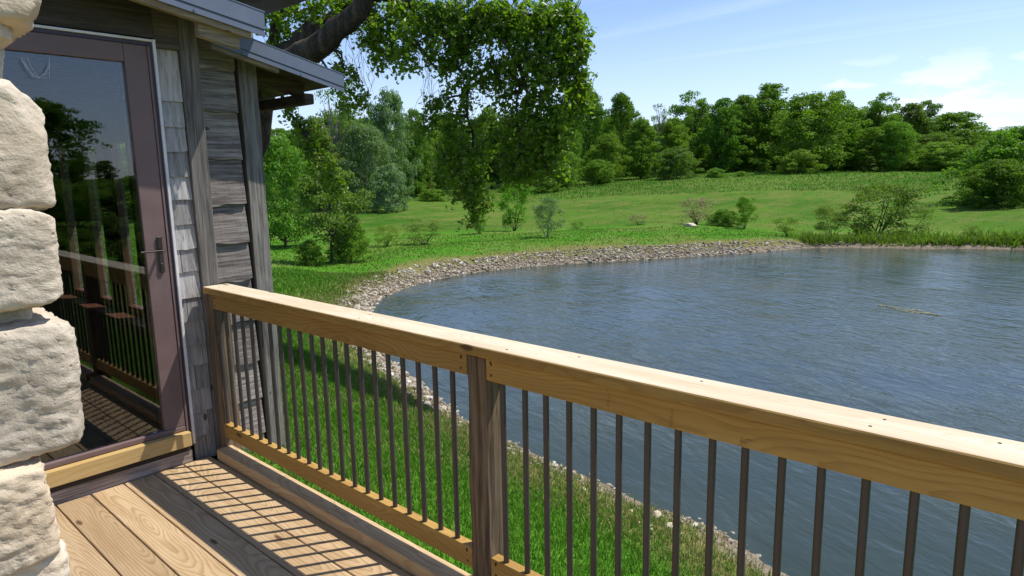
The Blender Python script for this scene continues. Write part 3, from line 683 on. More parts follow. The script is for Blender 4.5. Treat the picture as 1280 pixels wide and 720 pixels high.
# ------------------------------------------------------------ cabin
cab = empty('cabin', (0, 0, 0), 'weathered grey wooden cabin with glazed door, cedar shingles and low metal roofs beside the deck', 'cabin')
W = 3.57
zs = [2.121, 1.875, 1.749, 1.628, 1.503, 1.385, 1.258, 1.13, 1.011, .876, .75, .619, .508, .379, .252, .12, -.019]
wallp = box('front_wall', M['gap'], 1.367, 1.576, W+.006, W+.10, -.4, 2.42, cab, 0)
def shingle(x0, x1, z0, z1, seed, parent):
    n = 5; Vv = []; 
    rg = np.random.default_rng(seed)
    bot = rg.normal(0, .0018, n); tilt = rg.normal(0, .004)
    for j in range(n):
        u = j/(n-1); x = x0+(x1-x0)*u
        zb = z0 + bot[j]*.7 + tilt*(u-.5); yb = W-.011; yt = W-.001
        Vv += [(x, yb, zb), (x, (yb+yt)/2, (zb+z1)/2), (x, yt, z1+.004), (x, W+.004, z1+.004), (x, W+.004, zb)]
    F = []
    for j in range(n-1):
        a, b = j*5, (j+1)*5
        for k in range(5): F.append([a+k, b+k, b+(k+1) % 5, a+(k+1) % 5])
    F3 = [[0, 1, 4], [1, 3, 4], [1, 2, 3]]; e = (n-1)*5
    F3 += [[e, e+4, e+1], [e+1, e+4, e+3], [e+1, e+3, e+2]]
    me = mesh_np('shingle', np.array(Vv)-np.array([(x0+x1)/2, W, (z0+z1)/2]), [np.array(F), np.array(F3)], M['shingle'])
    o = bpy.data.objects.new('shingle', me); o.location = Vector(((x0+x1)/2, W, (z0+z1)/2)) - off(parent); return link(o, parent)
for k in range(len(zs)-1):
    sp_ = {9: 1.402, 12: 1.409, 14: 1.455, 15: 1.432, 11: 1.46, 7: 1.395}.get(k)
    if sp_: shingle(1.369, sp_-.0015, zs[k+1], zs[k], k, wallp); shingle(sp_+.0015, 1.481, zs[k+1]+.002, zs[k], k+50, wallp)
    else: shingle(1.369, 1.481, zs[k+1], zs[k], k, wallp)
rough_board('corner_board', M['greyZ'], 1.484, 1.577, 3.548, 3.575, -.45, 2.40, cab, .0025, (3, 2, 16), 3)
rough_board('header_board', M['shaded_headwood'], -.3, 1.366, 3.545, 3.572, 2.165, 2.45, cab, .002, (12, 2, 3), 4)
rough_board('header_board', M['shaded_headwood'], 1.3665, 1.4835, 3.545, 3.572, 2.124, 2.45, cab, .002, (5, 2, 3), 5)
# walls of the first, nearer block
box('front_wall', M['greyX'], -3, .22, 3.5725, 3.67, -.4, 2.45, cab, 0)
box('side_wall', M['greyX'], 1.552, 1.576, 3.672, 4.60, -.6, 2.45, cab, 0)
# door
door = empty('door', (1.3, 3.55, .1), parent=cab)
def dbox(name, mt, x0, x1, y0, y1, z0, z1, bev=.003, parent=door): 
    return box(name, mt, x0, x1, y0, y1, z0, z1, parent, bev)
dbox('stile', M['doorpaint'], 1.221, 1.325, 3.538, 3.575, .207, 2.125)
dbox('stile', M['doorpaint'], .28, .36, 3.538, 3.575, .207, 2.125)
dbox('stile', M['doorpaint'], 1.3265, 1.336, 3.534, 3.575, .178, 2.125, .001)
dbox('top_rail', M['doorpaint'], .3605, 1.2205, 3.539, 3.575, 2.041, 2.1255)
dbox('bottom_rail', M['doorpaint'], .28, 1.325, 3.536, 3.575, .1765, .206, .006)
dbox('jamb', M['jamb'], 1.337, 1.352, 3.541, 3.57, .10, 2.144, .001)
dbox('jamb', M['jamb'], .26, 1.3365, 3.541, 3.57, 2.127, 2.144, .001)
dbox('edge_trim', M['flash'], 1.3525, 1.366, 3.530, 3.568, .095, 2.158, .002)
dbox('edge_trim', M['flash'], .26, 1.352, 3.532, 3.568, 2.1455, 2.157, .002)
dbox('threshold_board', M['sillboard'], .26, 1.334, 3.500, 3.572, .100, .1755, .003)
dbox('threshold_gap', M['gap'], .26, 1.336, 3.530, 3.572, .066, .0985, 0)
dbox('kick_board', M['greyX'], .26, 1.345, 3.537, 3.572, -.03, .0655, .002)
# glass
m_, nt, out = new_mat('door_glass')
fr = N(nt, 'ShaderNodeFresnel'); fr.inputs[0].default_value = 1.5
gl = N(nt, 'ShaderNodeBsdfGlossy'); gl.inputs['Roughness'].default_value = .003; gl.inputs['Color'].default_value = (.92, .95, 1, 1)
tr = N(nt, 'ShaderNodeBsdfTransparent'); tr.inputs[0].default_value = (.95, .96, .95, 1)
ms = N(nt, 'ShaderNodeMixShader'); L(nt, mmath(nt, 'ADD', mmath(nt, 'MULTIPLY', fr.outputs[0], 1.05), .015, True), ms.inputs[0]); L(nt, tr.outputs[0], ms.inputs[1]); L(nt, gl.outputs[0], ms.inputs[2]); L(nt, ms.outputs[0], out.inputs[0])
M['glass'] = m_
dbox('glass', M['glass'], .361, 1.2205, 3.556, 3.562, .2065, 2.0405, 0)
# lever handle with long plate
hd = empty('handle', Vector((1.287, 3.535, 1.12))-off(door), parent=door)
def hbox(name, mt, x0, x1, y0, y1, z0, z1, bev): return box(name, mt, x0, x1, y0, y1, z0, z1, door, bev, seg=3)
C.objects.unlink(hd); bpy.data.objects.remove(hd)
bm = bmesh.new()
def addbox(bm, x0, x1, y0, y1, z0, z1, bev, rot=None):
    b2 = bmesh.new(); bmesh.ops.create_cube(b2, size=1)
    for v in b2.verts: v.co = Vector((v.co.x*(x1-x0), v.co.y*(y1-y0), v.co.z*(z1-z0)))
    bmesh.ops.bevel(b2, geom=b2.edges[:], offset=bev, segments=3, affect='EDGES')
    for v in b2.verts: v.co += Vector(((x0+x1)/2, (y0+y1)/2, (z0+z1)/2))
    t = bpy.data.meshes.new('t'); b2.to_mesh(t); b2.free(); bm.from_mesh(t); bpy.data.meshes.remove(t)
addbox(bm, 1.275, 1.301, 3.527, 3.5375, 1.025, 1.212, .005)
addbox(bm, 1.281, 1.295, 3.488, 3.528, 1.135, 1.149, .004)
addbox(bm, 1.180, 1.296, 3.484, 3.495, 1.136, 1.146, .004)
addbox(bm, 1.282, 1.294, 3.522, 3.528, 1.055, 1.075, .002)
me = bpy.data.meshes.new('handle'); bm.to_mesh(me); bm.free(); me.materials.append(M['handle'])
o = bpy.data.objects.new('handle', me); o.location = -off(door); link(o, door)
# cobweb at the top of the glass
acc = Acc()
P0 = [at(28, 70, 1), at(62, 97, 1)]
def onwall(px, py, y=3.533):
    d = at(px, py, 1.)-CAM; return CAM + d*(y/d[1])
for (a, b, sag) in (((27, 72), (62, 78), 26), ((30, 73), (62, 84), 20), ((28, 76), (60, 96), 10), ((40, 95), (62, 90), 3), ((34, 72), (50, 97), 4), ((62, 72), (62, 97), 1), ((27, 72), (42, 95), 2), ((52, 94), (63, 80), 2)):
    pts = [onwall(a[0]+(b[0]-a[0])*u+random.uniform(-.5, .5), a[1]+(b[1]-a[1])*u+sag*4*u*(1-u)*.9) for u in np.linspace(0, 1, 9)]
    V, F = tube_np(pts, .00055, 4); acc.add(V, F)
link(bpy.data.objects.new('cobweb', acc.mesh('cobweb', M['web'])), None, 'wispy white cobweb in the top corner of the glass door', 'cobweb')

# second block, set back: rough board siding and corner board
YB = 4.6
KF = 4.6/4.75
gz_ = [1.47+(v-1.47)*KF for v in [2.56, 2.244, 1.949, 1.621, 1.304, 1.021, .751, .435, .131, -.166, -.449, -.75]]
box('siding_backing', M['gap'], 1.58, 2.275, YB+.004, YB+.06, -.8, 2.56, cab, 0)
for k in range(len(gz_)-1):
    z1, z0 = gz_[k], gz_[k+1]
    o = rough_board('siding_board', M['greyX'], 1.58, 2.262, YB-.030, YB+.001, z0+.004, z1+.012, cab, .006, (26, 2, 3), 20+k, wave=.03)
    o.rotation_euler = (R(-4.4), R(random.uniform(-1.2, .8)), 0); o.location.y -= .012
rough_board('corner_board', M['greyZ'], 2.286, 2.415, YB-.052, YB+.03, -.8, 2.56, cab, .005, (3, 2, 26), 9)
SWX = 2.36
WT = 1.86
wins = [(6.87, 7.36), (7.75, 8.20), (8.67, 9.12)]
box('side_wall', M['greyX'], SWX-.02, SWX+.05, YB+.032, 10.6, -.8, .20, cab, 0)
box('side_wall', M['greyX'], SWX-.02, SWX+.05, YB+.032, 10.6, WT, 2.6, cab, 0)
ed = [YB+.032] + [v for w in wins for v in w] + [10.6]
for a, b in zip(ed[0::2], ed[1::2]): box('side_wall', M['greyX'], SWX-.02, SWX+.05, a, b, .2005, WT-.0005, cab, 0)
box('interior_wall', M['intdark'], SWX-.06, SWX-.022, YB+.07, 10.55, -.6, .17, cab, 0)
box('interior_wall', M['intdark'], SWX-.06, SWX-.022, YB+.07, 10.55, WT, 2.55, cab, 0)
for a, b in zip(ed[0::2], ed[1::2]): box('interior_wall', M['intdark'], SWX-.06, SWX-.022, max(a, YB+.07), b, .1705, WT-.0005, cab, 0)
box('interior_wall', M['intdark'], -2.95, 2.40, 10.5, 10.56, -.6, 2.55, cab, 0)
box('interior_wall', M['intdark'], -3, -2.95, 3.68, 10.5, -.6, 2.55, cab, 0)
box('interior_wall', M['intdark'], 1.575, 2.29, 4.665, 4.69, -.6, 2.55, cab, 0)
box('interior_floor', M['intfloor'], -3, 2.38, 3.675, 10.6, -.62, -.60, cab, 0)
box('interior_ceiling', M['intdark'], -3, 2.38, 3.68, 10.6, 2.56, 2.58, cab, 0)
box('window_sill', M['redsill'], SWX-.24, SWX-.062, 5.2, 10.4, .165, .19, cab, .004)
m_, nt, out = new_mat('window_glass')
gl = N(nt, 'ShaderNodeBsdfGlossy'); gl.inputs['Roughness'].default_value = .003
tr = N(nt, 'ShaderNodeBsdfTransparent'); tr.inputs[0].default_value = (.85, .88, .86, 1)
fr = N(nt, 'ShaderNodeFresnel'); fr.inputs[0].default_value = 1.45
ms = N(nt, 'ShaderNodeMixShader'); L(nt, mmath(nt, 'MULTIPLY', fr.outputs[0], .45), ms.inputs[0]); L(nt, tr.outputs[0], ms.inputs[1]); L(nt, gl.outputs[0], ms.inputs[2]); L(nt, ms.outputs[0], out.inputs[0])
M['wglass'] = m_
for a, b in wins:
    w = empty('window', (SWX, (a+b)/2, 1.2), parent=cab)
    box('pane', M['wglass'], SWX-.012, SWX-.006, a+.05, b-.05, .27, WT-.05, w, 0)
    box('frame', M['intframe'], SWX-.05, SWX+.01, a+.001, a+.05, .201, WT-.001, w, .003); box('frame', M['intframe'], SWX-.05, SWX+.01, b-.05, b-.001, .201, WT-.001, w, .003)
    box('frame', M['redsill'], SWX-.06, SWX+.01, a+.051, b-.051, .201, .262, w, .003)
# roofs
def sloped(name, mt, x0, x1, y0, y1, zr, xr, s, h0, h1, parent, n=1):
    zf = lambda x: zr + (xr-x)*s
    V = []; 
    for x in (x0, x1):
        for y in (y0, y1):
            for h in (h0, h1): V.append((x, y, zf(x)+h))
    F = [[0, 1, 3, 2], [4, 6, 7, 5], [0, 4, 5, 1], [2, 3, 7, 6], [1, 5, 7, 3], [0, 2, 6, 4]]
    me = mesh_np(name, np.array(V)-np.array(V).mean(0), np.array(F), mt)
    o = bpy.data.objects.new(name, me); o.location = Vector(np.array(V).mean(0)) - off(parent); return link(o, parent)
for (x0, x1, yf, yb, zr, xr, s, h, wx) in ((-3.2, 1.815, 3.30, 4.95, 2.200, 1.80, .175, .118, 1.745), (1.25, 2.98, 4.33, 10.9, 2.117, 2.965, .23, .124, 2.47)):
    rf = empty('roof', (x1-.5, yf, zr+.2), parent=cab)
    a = (zr, xr, s)
    sloped('fascia', M['metalroof'], x0, x1, yf-.004, yf+.003, *a, h*.30, h, rf)
    sloped('fascia_groove', M['metalroof'], x0, x1-.003, yf+.0035, yf+.012, *a, h*.21, h*.299, rf)
    sloped('fascia_lip', M['metalroof'], x0, x1, yf-.001, yf+.006, *a, 0, h*.209, rf)
    sloped('roof_sheet', M['metalroof'], x0, x1+.004, yf-.006, yb, *a, h+.0005, h+.006, rf)
    sloped('eave_trim', M['metalroof'], x1-.006, x1+.0035, yf+.0125, yb, *a, h*.45, h, rf)
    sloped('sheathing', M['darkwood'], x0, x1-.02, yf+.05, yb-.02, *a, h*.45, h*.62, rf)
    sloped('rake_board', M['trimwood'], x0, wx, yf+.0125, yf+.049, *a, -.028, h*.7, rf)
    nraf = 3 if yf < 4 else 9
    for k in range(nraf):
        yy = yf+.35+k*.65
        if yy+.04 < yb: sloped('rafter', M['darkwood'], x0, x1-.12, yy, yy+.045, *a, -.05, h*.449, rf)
    if yf < 4:
        for k, (lx0, lx1) in enumerate(((1.50, 1.70), (.4, .6))):
            sloped('lookout', M['trimwood'], lx0, lx1, yf+.0495, yf+.09, *a, -.085, h*.44, rf)
    for k in range(int((x1-x0)/.42)):
        xx = x1-.35-k*.42; V, F = tube_np([(xx, yf-.001, zr+(xr-xx)*s+h*.1), (xx, yf-.007, zr+(xr-xx)*s+h*.1)], .006, 8)
        me = mesh_np('roof_screw', np.vstack([V, V[8:].mean(0)]) - np.array(off(rf)), [F, np.array([[8+q, 8+(q+1) % 8, 16] for q in range(8)])], M['metalroof']); link(bpy.data.objects.new('roof_screw', me), rf)
r2e = [o for o in cab.children if o.name.startswith('roof')][-1]
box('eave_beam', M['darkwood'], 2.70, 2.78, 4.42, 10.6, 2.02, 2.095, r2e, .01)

# ------------------------------------------------------------ stone pillar
pil = empty('stone_pillar', (.1, 1.4, 0), 'tall dry laid pillar of rough cream limestone blocks at the near left of the deck', 'stone pillar')
def stone(xr, z0, z1, seed, yf=1.20, xl=-.08, p=5.5, amp=.010, depth=.32, n=46, lean=0.):
    hx, hy, hz2 = (xr-xl)/2, depth/2, (z1-z0)/2
    g = np.linspace(-1, 1, n); A, B = np.meshgrid(g, g, indexing='ij'); Vs = []; Fs = []; cnt = 0
    idx = (np.arange(n-1)[:, None]*n+np.arange(n-1)[None]).ravel(); q = np.stack([idx, idx+n, idx+n+1, idx+1], -1)
    for ax in range(3):
        for sg in (-1, 1):
            P = np.empty((n, n, 3)); P[..., ax] = sg; P[..., (ax+1) % 3] = A; P[..., (ax+2) % 3] = B
            Vs.append(P.reshape(-1, 3)); Fs.append((q if sg > 0 else q[:, ::-1])+cnt); cnt += n*n
    V = np.concatenate(Vs); F = np.concatenate(Fs)
    nr_ = (np.abs(V)**p).sum(1)**(1/p); U = V/nr_[:, None]
    Q = U*np.array([hx, hy, hz2]); N_ = np.sign(U)*np.abs(U)**(p-1)/np.array([hx, hy, hz2]); N_ /= np.linalg.norm(N_, axis=1, keepdims=True)
    g = np.random.default_rng(seed*13+5)
    for _ in range(9):
        nv = g.normal(size=3)*np.array([1, .55, 1]); nv /= np.linalg.norm(nv); sup = (Q@nv).max(); dd_ = sup*g.uniform(.88, .975)
        ex = Q@nv-dd_; Q = Q-np.where(ex > 0, ex, 0)[:, None]*nv
    o3 = Vector((seed*7.3, seed*3.1, seed*5.7)); d = np.empty(len(Q))
    for i_, v in enumerate(Q):
        w = Vector(v)
        d[i_] = amp*.7*mnoise.noise(w*9+o3) + amp*1.0*mnoise.ridged_multi_fractal(w*14+o3, 1., 2.1, 3, 1., 2.)*.11 - amp*.11 + amp*.32*mnoise.fractal(w*75+o3, .6, 2.2, 4)
    d += np.where(np.abs(N_[:, 2]) > .7, -amp*.4, 0)
    Q = Q + N_*d[:, None]; Q[:, 0] += lean*Q[:, 2]
    me = mesh_np('stone', Q, F, M['limestone'], True)
    bm = bmesh.new(); bm.from_mesh(me); bmesh.ops.remove_doubles(bm, verts=bm.verts[:], dist=1e-5); bm.to_mesh(me); bm.free()
    o = bpy.data.objects.new('stone', me); o.location = Vector(((xr+xl)/2, yf+depth/2, (z0+z1)/2)) - off(pil); return link(o, pil)
for k, (xr, z0, z1, yf, kw) in enumerate([
    (.345, 1.700, 1.98, 1.185, dict(p=7)), (.292, 1.680, 1.712, 1.20, dict(p=4, amp=.004)), (.300, 1.618, 1.684, 1.225, dict(p=7, amp=.007)), (.310, 1.434, 1.618, 1.18, dict(p=6.5, amp=.008)),
    (.302, 1.290, 1.436, 1.175, dict(p=9, amp=.008)), (.272, 1.24, 1.292, 1.23, dict(p=5, amp=.007)), (.314, 1.058, 1.266, 1.18, dict(p=5.0, amp=.011)), (.255, 1.030, 1.064, 1.25, dict(p=5, amp=.005)),
    (.250, .890, 1.058, 1.155, dict(p=4.6, amp=.013)), (.262, .70, .912, 1.165, dict(p=4.5, amp=.011)), (.28, .50, .70, 1.2, dict(n=14)), (.27, .26, .50, 1.2, dict(n=14)), (.28, 0, .27, 1.2, dict(n=14)), (.30, 1.98, 2.2, 1.2, dict(n=16)),
    (.215, 1.245, 1.275, 1.19, dict(p=3, amp=.004, n=20))]):
    kw['p'] = kw.get('p', 6)+5; stone(xr-.012, z0-.006, z1+.006, k+3, yf, **kw)
for k, (z0, z1) in enumerate(((0, .3), (.3, .62), (.62, .98), (.98, 1.3), (1.3, 1.62), (1.62, 1.95), (1.95, 2.2))):
    stone(-.06, z0, z1, k+40, 1.21, -.42, n=14)
stone(.22, 1.0, 1.75, 77, 1.29, -.05, n=12)   # core that closes the joints

# ------------------------------------------------------------ trees
def leaf_cards(Pc, Nn, s, aspect=.62, fold=0.):
    """one four-sided leaf per point"""
    n = len(Pc); a = rng.normal(size=(n, 3)); u = np.cross(Nn, a); u /= np.linalg.norm(u, axis=1, keepdims=True)+1e-9; v = np.cross(Nn, u)
    s = np.broadcast_to(s, (n,))[:, None]
    V = np.stack([Pc-u*s, Pc+v*s*aspect+Nn*s*fold, Pc+u*s, Pc-v*s*aspect+Nn*s*fold], 1).reshape(-1, 3)
    return V, np.arange(n*4).reshape(-1, 4)
def tree_proto(kind, seed):
    """returns (crown mesh, trunk mesh) for a tree of unit height"""
    g = np.random.default_rng(seed)
    par = dict(round=(230, .43, .06, .98, .19, 18000, .0122), tall=(220, .29, .05, 1.0, .15, 17000, .0112), airy=(60, .33, .26, 1.0, .18, 6500, .012), bare=(34, .30, .3, 1.0, .18, 1800, .010),
               bush=(150, .54, .0, .95, .26, 12000, .0185), wisp=(46, .42, .10, 1.0, .30, 3200, .015), shrub=(56, .48, .08, 1.0, .30, 6000, .016), mound=(300, .54, -.02, .95, .19, 28000, .0125), cone=(50, .26, .02, .9, .14, 5000, .02), small=(60, .40, .18, 1.0, .26, 8000, .0145))[kind]
    nc, rad, zb, zt, cr, nl, ls = par
    cs = []; 
    while len(cs) < nc:
        t = g.uniform(0, 1); z = zb + (zt-zb)*t
        if kind == 'cone': prof = 1-t*.95
        elif kind in ('bush', 'mound'): prof = math.sqrt(max(0, 1-t**2.4))
        elif kind in ('wisp', 'shrub'): prof = .35+.65*math.sin(math.pi*min(1, t*.62+.18))
        else: prof = math.sin(math.pi*(.12+.84*t))**.65
        a = g.uniform(0, 6.283); rr = rad*prof*math.sqrt(g.uniform(.12, 1))*.86
        lob = 1+.30*math.sin(a*3+seed+z*7)
        cs.append((rr*lob*math.cos(a), rr*lob*math.sin(a), z - cr*.35*(t > .7)))
    cs = np.array(cs); rc = cr*.42*g.uniform(.55, 1.25, nc)
    w = rc**2; ci = g.choice(nc, nl, p=w/w.sum())
    d = g.normal(size=(nl, 3)); d /= np.linalg.norm(d, axis=1, keepdims=True); d[:, 2] = np.abs(d[:, 2])*np.where(g.uniform(0, 1, nl) < .78, 1, -1)
    r = rc[ci]*g.uniform(.55, 1.08, nl)
    P = cs[ci] + d*r[:, None]*np.array([1, 1, .72]) 
    P[:, 2] = np.maximum(P[:, 2], .005)
    nn = d*.9 + g.normal(size=(nl, 3))*.55; nn /= np.linalg.norm(nn, axis=1, keepdims=True)
    V, F = leaf_cards(P, nn, ls*g.uniform(.6, 1.3, nl), .7)
    V[:, 2] *= 1./np.percentile(V[:, 2], 99.6)
    crown = mesh_np('crown', V, F, LEAF['mid'])
    acc = Acc(); tr = .016 if kind in ('round', 'tall', 'airy', 'bare', 'small') else .008
    if kind in ('bush', 'wisp', 'shrub', 'mound'):
        for k in range(7):
            c = cs[g.integers(nc)]; acc.add(*tube_np([(g.normal(0, .02), g.normal(0, .02), -.03), c*np.array([.45, .45, .5]), c], [.010, .007, .002], 5))
    else:
        top = zt*.86; zz_ = np.linspace(-.03, top, 7); bend = np.cumsum(g.normal(0, .010, (7, 2)), 0); bend -= bend[0]
        tp_ = np.column_stack([bend, zz_]); acc.add(*tube_np(tp_, np.linspace(tr, tr*.2, 7), 7))
        for k in range(26 if kind != 'bare' else 60):
            c = cs[g.integers(nc)]; t0 = max(zb*.75, c[2]-g.uniform(.12, .32)); b = np.array([np.interp(t0, zz_, bend[:, 0]), np.interp(t0, zz_, bend[:, 1]), t0])
            mid = (b+c)/2+np.array([0, 0, -.02])+g.normal(0, .012, 3); acc.add(*tube_np([b, mid, c, c+(c-b)*.18+g.normal(0, .02, 3)], [tr*.38, tr*.26, tr*.12, .0012], 5))
    return crown, acc.mesh('trunk', M['bark'])
protos = {}
for k, n in (('round', 3), ('tall', 3), ('airy', 2), ('bare', 1), ('bush', 2), ('mound', 1), ('wisp', 2), ('shrub', 2), ('cone', 1), ('small', 2)):
    protos[k] = [tree_proto(k, 100+17*j+len(k)*3) for j in range(n)]
cnt_ = {}
def tree(kind, leaf, px, top, wpx, D, label, name='tree', cat='tree', group=None, sink=.0, rot=None, pos=None, hgt=None):
    if pos is None:
        q = at(px, top, D); x, y = q[0], q[1]; g0 = hz(x, y); Ht = q[2]-g0
        wid = wpx/FPX*D/math.cos(math.atan((px-640)/FPX))*math.cos(0)
    else:
        x, y = pos; g0 = hz(x, y); Ht = hgt; wid = wpx
    k = cnt_.get(kind, 0); cnt_[kind] = k+1; crown, trunk = protos[kind][k % len(protos[kind])]
    rad = dict(round=.46, tall=.31, airy=.36, bare=.33, bush=.60, mound=.60, wisp=.46, shrub=.52, cone=.28, small=.44)[kind]
    sxy = max(.5*Ht, min(2.2*Ht, wid/(2*rad)))
    if kind == 'mound': sink = .16*Ht; Ht *= 1.16
    root = empty(name, (x, y, g0-sink), label, cat, group); root.rotation_euler = (0, 0, rng.uniform(0, 6.28) if rot is None else rot); root.scale = (sxy, sxy, Ht)
    for nm, me in (('crown', crown), ('trunk', trunk)):
        o = bpy.data.objects.new(nm, me); link(o, root)
        if nm == 'crown': o.material_slots[0].link = 'OBJECT'; o.material_slots[0].material = LEAF[leaf]
        elif kind == 'bare' or leaf == 'silver': o.material_slots[0].link = 'OBJECT'; o.material_slots[0].material = M['twig']
    return root
T = [
 # kind, leaf, px, top py, width px, distance, label
 ('round','dark',738,114,52,108,'dark tree at the left end of the far treeline, beside the overhanging maple'),
 ('round','dark',778,118,56,112,'tall dark green tree with a domed top left of the gap in the treeline'),
 ('tall','yellow',802,150,52,102,'yellow green rounded tree standing in front of the dark domed tree'),
 ('bare','olive',826,130,34,116,'thin bare topped tree in the dip of the treeline'),
 ('airy','light',866,115,62,118,'pale wispy topped tree rising above its dark neighbours'),
 ('tall','mid',842,148,44,108,'mid green tree under the pale wispy topped one'),
 ('tall','dark',905,124,52,112,'dark straight tree left of the tallest tree of the woods'),
 ('tall','mid',932,120,46,116,'green tree tucked between dark tree and the tallest tree'),
 ('tall','light',964,106,66,120,'tallest tree of the far woods, light green and feathery'),
 ('round','dark',1016,118,92,110,'broad dark green maple with a rounded crown at the wood edge'),
 ('airy','light',1046,114,44,128,'light green treetop showing above the broad dark maple'),
 ('tall','mid',1062,132,42,118,'mid green tree on the right shoulder of the broad dark maple'),
 ('airy','mid',1104,117,52,124,'open crowned tree standing above the wood with sky in its branches'),
 ('round','mid',1122,152,46,112,'spreading mid green tree below the open crowned tree'),
 ('tall','olive',1142,130,40,124,'olive tinged tree right of the open crowned tree'),
 ('airy','olive',1160,126,34,126,'thin tree with spiky top right of the olive tinged tree'),
 ('round','mid',1192,142,72,132,'rounded bluish green tree on the hump of the woods at right'),
 ('round','olive',1170,168,52,118,'brownish green low tree in front of the right hand woods'),
 ('tall','dark',1206,162,30,120,'narrow dark tree in the right hand woods'),
 ('round','mid',1228,164,44,138,'small tree where the treeline runs down to the right'),
 ('bare','olive',1258,158,40,150,'bare twiggy treetops at the low right end of the woods'),
 ('round','light',1252,176,40,128,'light green tree behind the dark bush on the right'),
 ('tall','mid',1090,160,40,112,'slender mid green tree left of the spreading tree'),
 ('round','light',1178,178,52,112,'low light green tree at the foot of the right hand woods'),
 ('bush','yellow',1001,187,54,103,'round yellow green bush alone before the broad dark maple'),
 ('cone','olive',1089,196,22,108,'small brown green cone shaped shrub at the foot of the woods'),
 ('bush','olive',846,184,62,98,'brownish olive bush at the field edge under the woods'),
 ('bush','mid',895,210,52,96,'low spreading green bush on the field edge, right of the olive bush'),
 ('bush','light',926,214,24,98,'small pale bush on the field beside the low spreading bush'),
 ('bush','yellow',1135,196,60,114,'low yellow green bushes below the slender trees'),
 ('bush','light',1222,192,60,118,'low pale bushes at the right end of the field edge'),
 ('mound','dark',1278,160,118,62,'large dark evergreen bush on the right, tallest bush of the far field'),
 ('mound','dark',1252,200,74,57,'lower lobe of dark evergreen scrub at the left foot of the large dark bush'),
 ('round','dark',712,160,44,92,'dark tree behind the lit edge of the overhanging maple'),
 ('round','mid',760,168,50,96,'mid green tree low on the left side of the woods'),
 ('round','dark',748,200,52,90,'dark spreading shrubby tree where the field meets the woods'),
 ('round','light',700,188,60,84,'light green tree right of the hanging maple foliage'),
 ('bush','mid',682,222,48,80,'green bush at the foot of the light green tree'),
 ('tall','dark',650,140,60,96,'dark tree seen through the hanging maple branches'),
 ('tall','mid',612,136,56,92,'mid green tree seen through the thinner maple branches'),
 ('round','mid',555,142,62,82,'green tree in the gap left of the hanging maple branches'),
 ('tall','olive',528,168,36,78,'olive green tree beside the tall silvery tree'),
 ('round','silver',484,114,66,66,'tall silvery green tree in the middle of the left woods'),
 ('round','silver',456,156,76,60,'broad silvery tree below the tall silvery one'),
 ('bush','silver',486,206,56,56,'silvery green bush at the foot of the silvery trees'),
 ('bare','olive',414,112,64,62,'bare grey twigged tree beyond the cabin eaves'),
 ('airy','olive',436,132,56,70,'thin spring green tree beside the bare twigged tree'),
 ('tall','olive',392,148,56,58,'olive green tree between the bright green tree and the bare twigged tree'),
 ('round','light',450,150,60,74,'pale green tree filling in behind the silvery trees'),
 ('tall','light',516,138,44,76,'light green tree right of the tall silvery tree'),
 ('round','light',346,172,86,34,'bright green tree just right of the cabin corner'),
 ('round','mid',318,150,60,44,'green tree mostly hidden behind the cabin corner'),
 ('bush','dark',592,222,58,72,'dark bushes under the hanging maple branches'),
 ('bush','mid',540,236,60,70,'mid green bushes along the back of the left meadow'),
 ('bush','dark',640,226,52,82,'dark bushes behind the bright sapling'),
 # closer plants
 ('small','olive',409,212,96,25,'small yellow green tree with a dark leaning trunk near the cabin'),
 ('bush','mid',436,272,62,25.5,'dense green bush beside the leaning trunk of the small tree'),
 ('bush','mid',386,300,42,24,'low green bush at the left of the leaning trunk'),
 ('shrub','bright',642,229,46,40,'bright yellow green sapling behind the bank of the pond'),
 ('shrub','silver',683,247,44,32,'grey green feathery shrub on the stony bank'),
 ('shrub','bright',598,262,30,38,'small bright sapling under the tip of the hanging maple'),
 ('wisp','olive',530,274,56,33,'wispy yellow green brush left of the small sapling'),
 ('wisp','mid',482,282,40,33,'thin green brush near the dense bush'),
 ('wisp','tan',798,267,40,41,'low brownish dry shrub in the rough grass'),
 ('wisp','tan',872,248,52,42,'clump of tall dry tan stems left of the green bush'),
 ('bush','dark',905,262,44,41,'low dark green bush beside the dry tan stems'),
 ('shrub','bright',932,246,28,40,'upright bright green sapling right of the low dark bush'),
 ('wisp','mid',722,276,24,40,'small green weedy shrub right of the feathery shrub'),
 ('wisp','mid',985,272,34,36,'thin weedy plant at the corner of the pond'),
 ('shrub','olive',1102,230,74,37.5,'spreading olive green shrub tree by the water at the far bank'),
 ('shrub','olive',1042,258,44,37,'smaller olive shrub left of the spreading shrub tree'),
 ('wisp','olive',1140,252,48,37.5,'thin stemmed shrub right of the spreading shrub tree'),
 ('bush','mid',1078,284,60,36,'low green undergrowth at the foot of the far bank shrubs'),
 ('bush','mid',1128,287,56,36,'low green undergrowth right of the far bank shrub stems'),
 ('wisp','mid',1216,282,60,37,'loose green weeds on the far bank near the right edge'),
]
for (kd, lf, px, top, w, D, lb) in T:
    small = D < 45
    nm = 'bush' if kd in ('bush', 'mound') else 'shrub' if kd in ('wisp', 'shrub', 'cone') else 'tree'
    if 'sapling' in lb: nm = 'sapling'
    tree(kd, lf, px, top, w, D, lb, nm, nm)
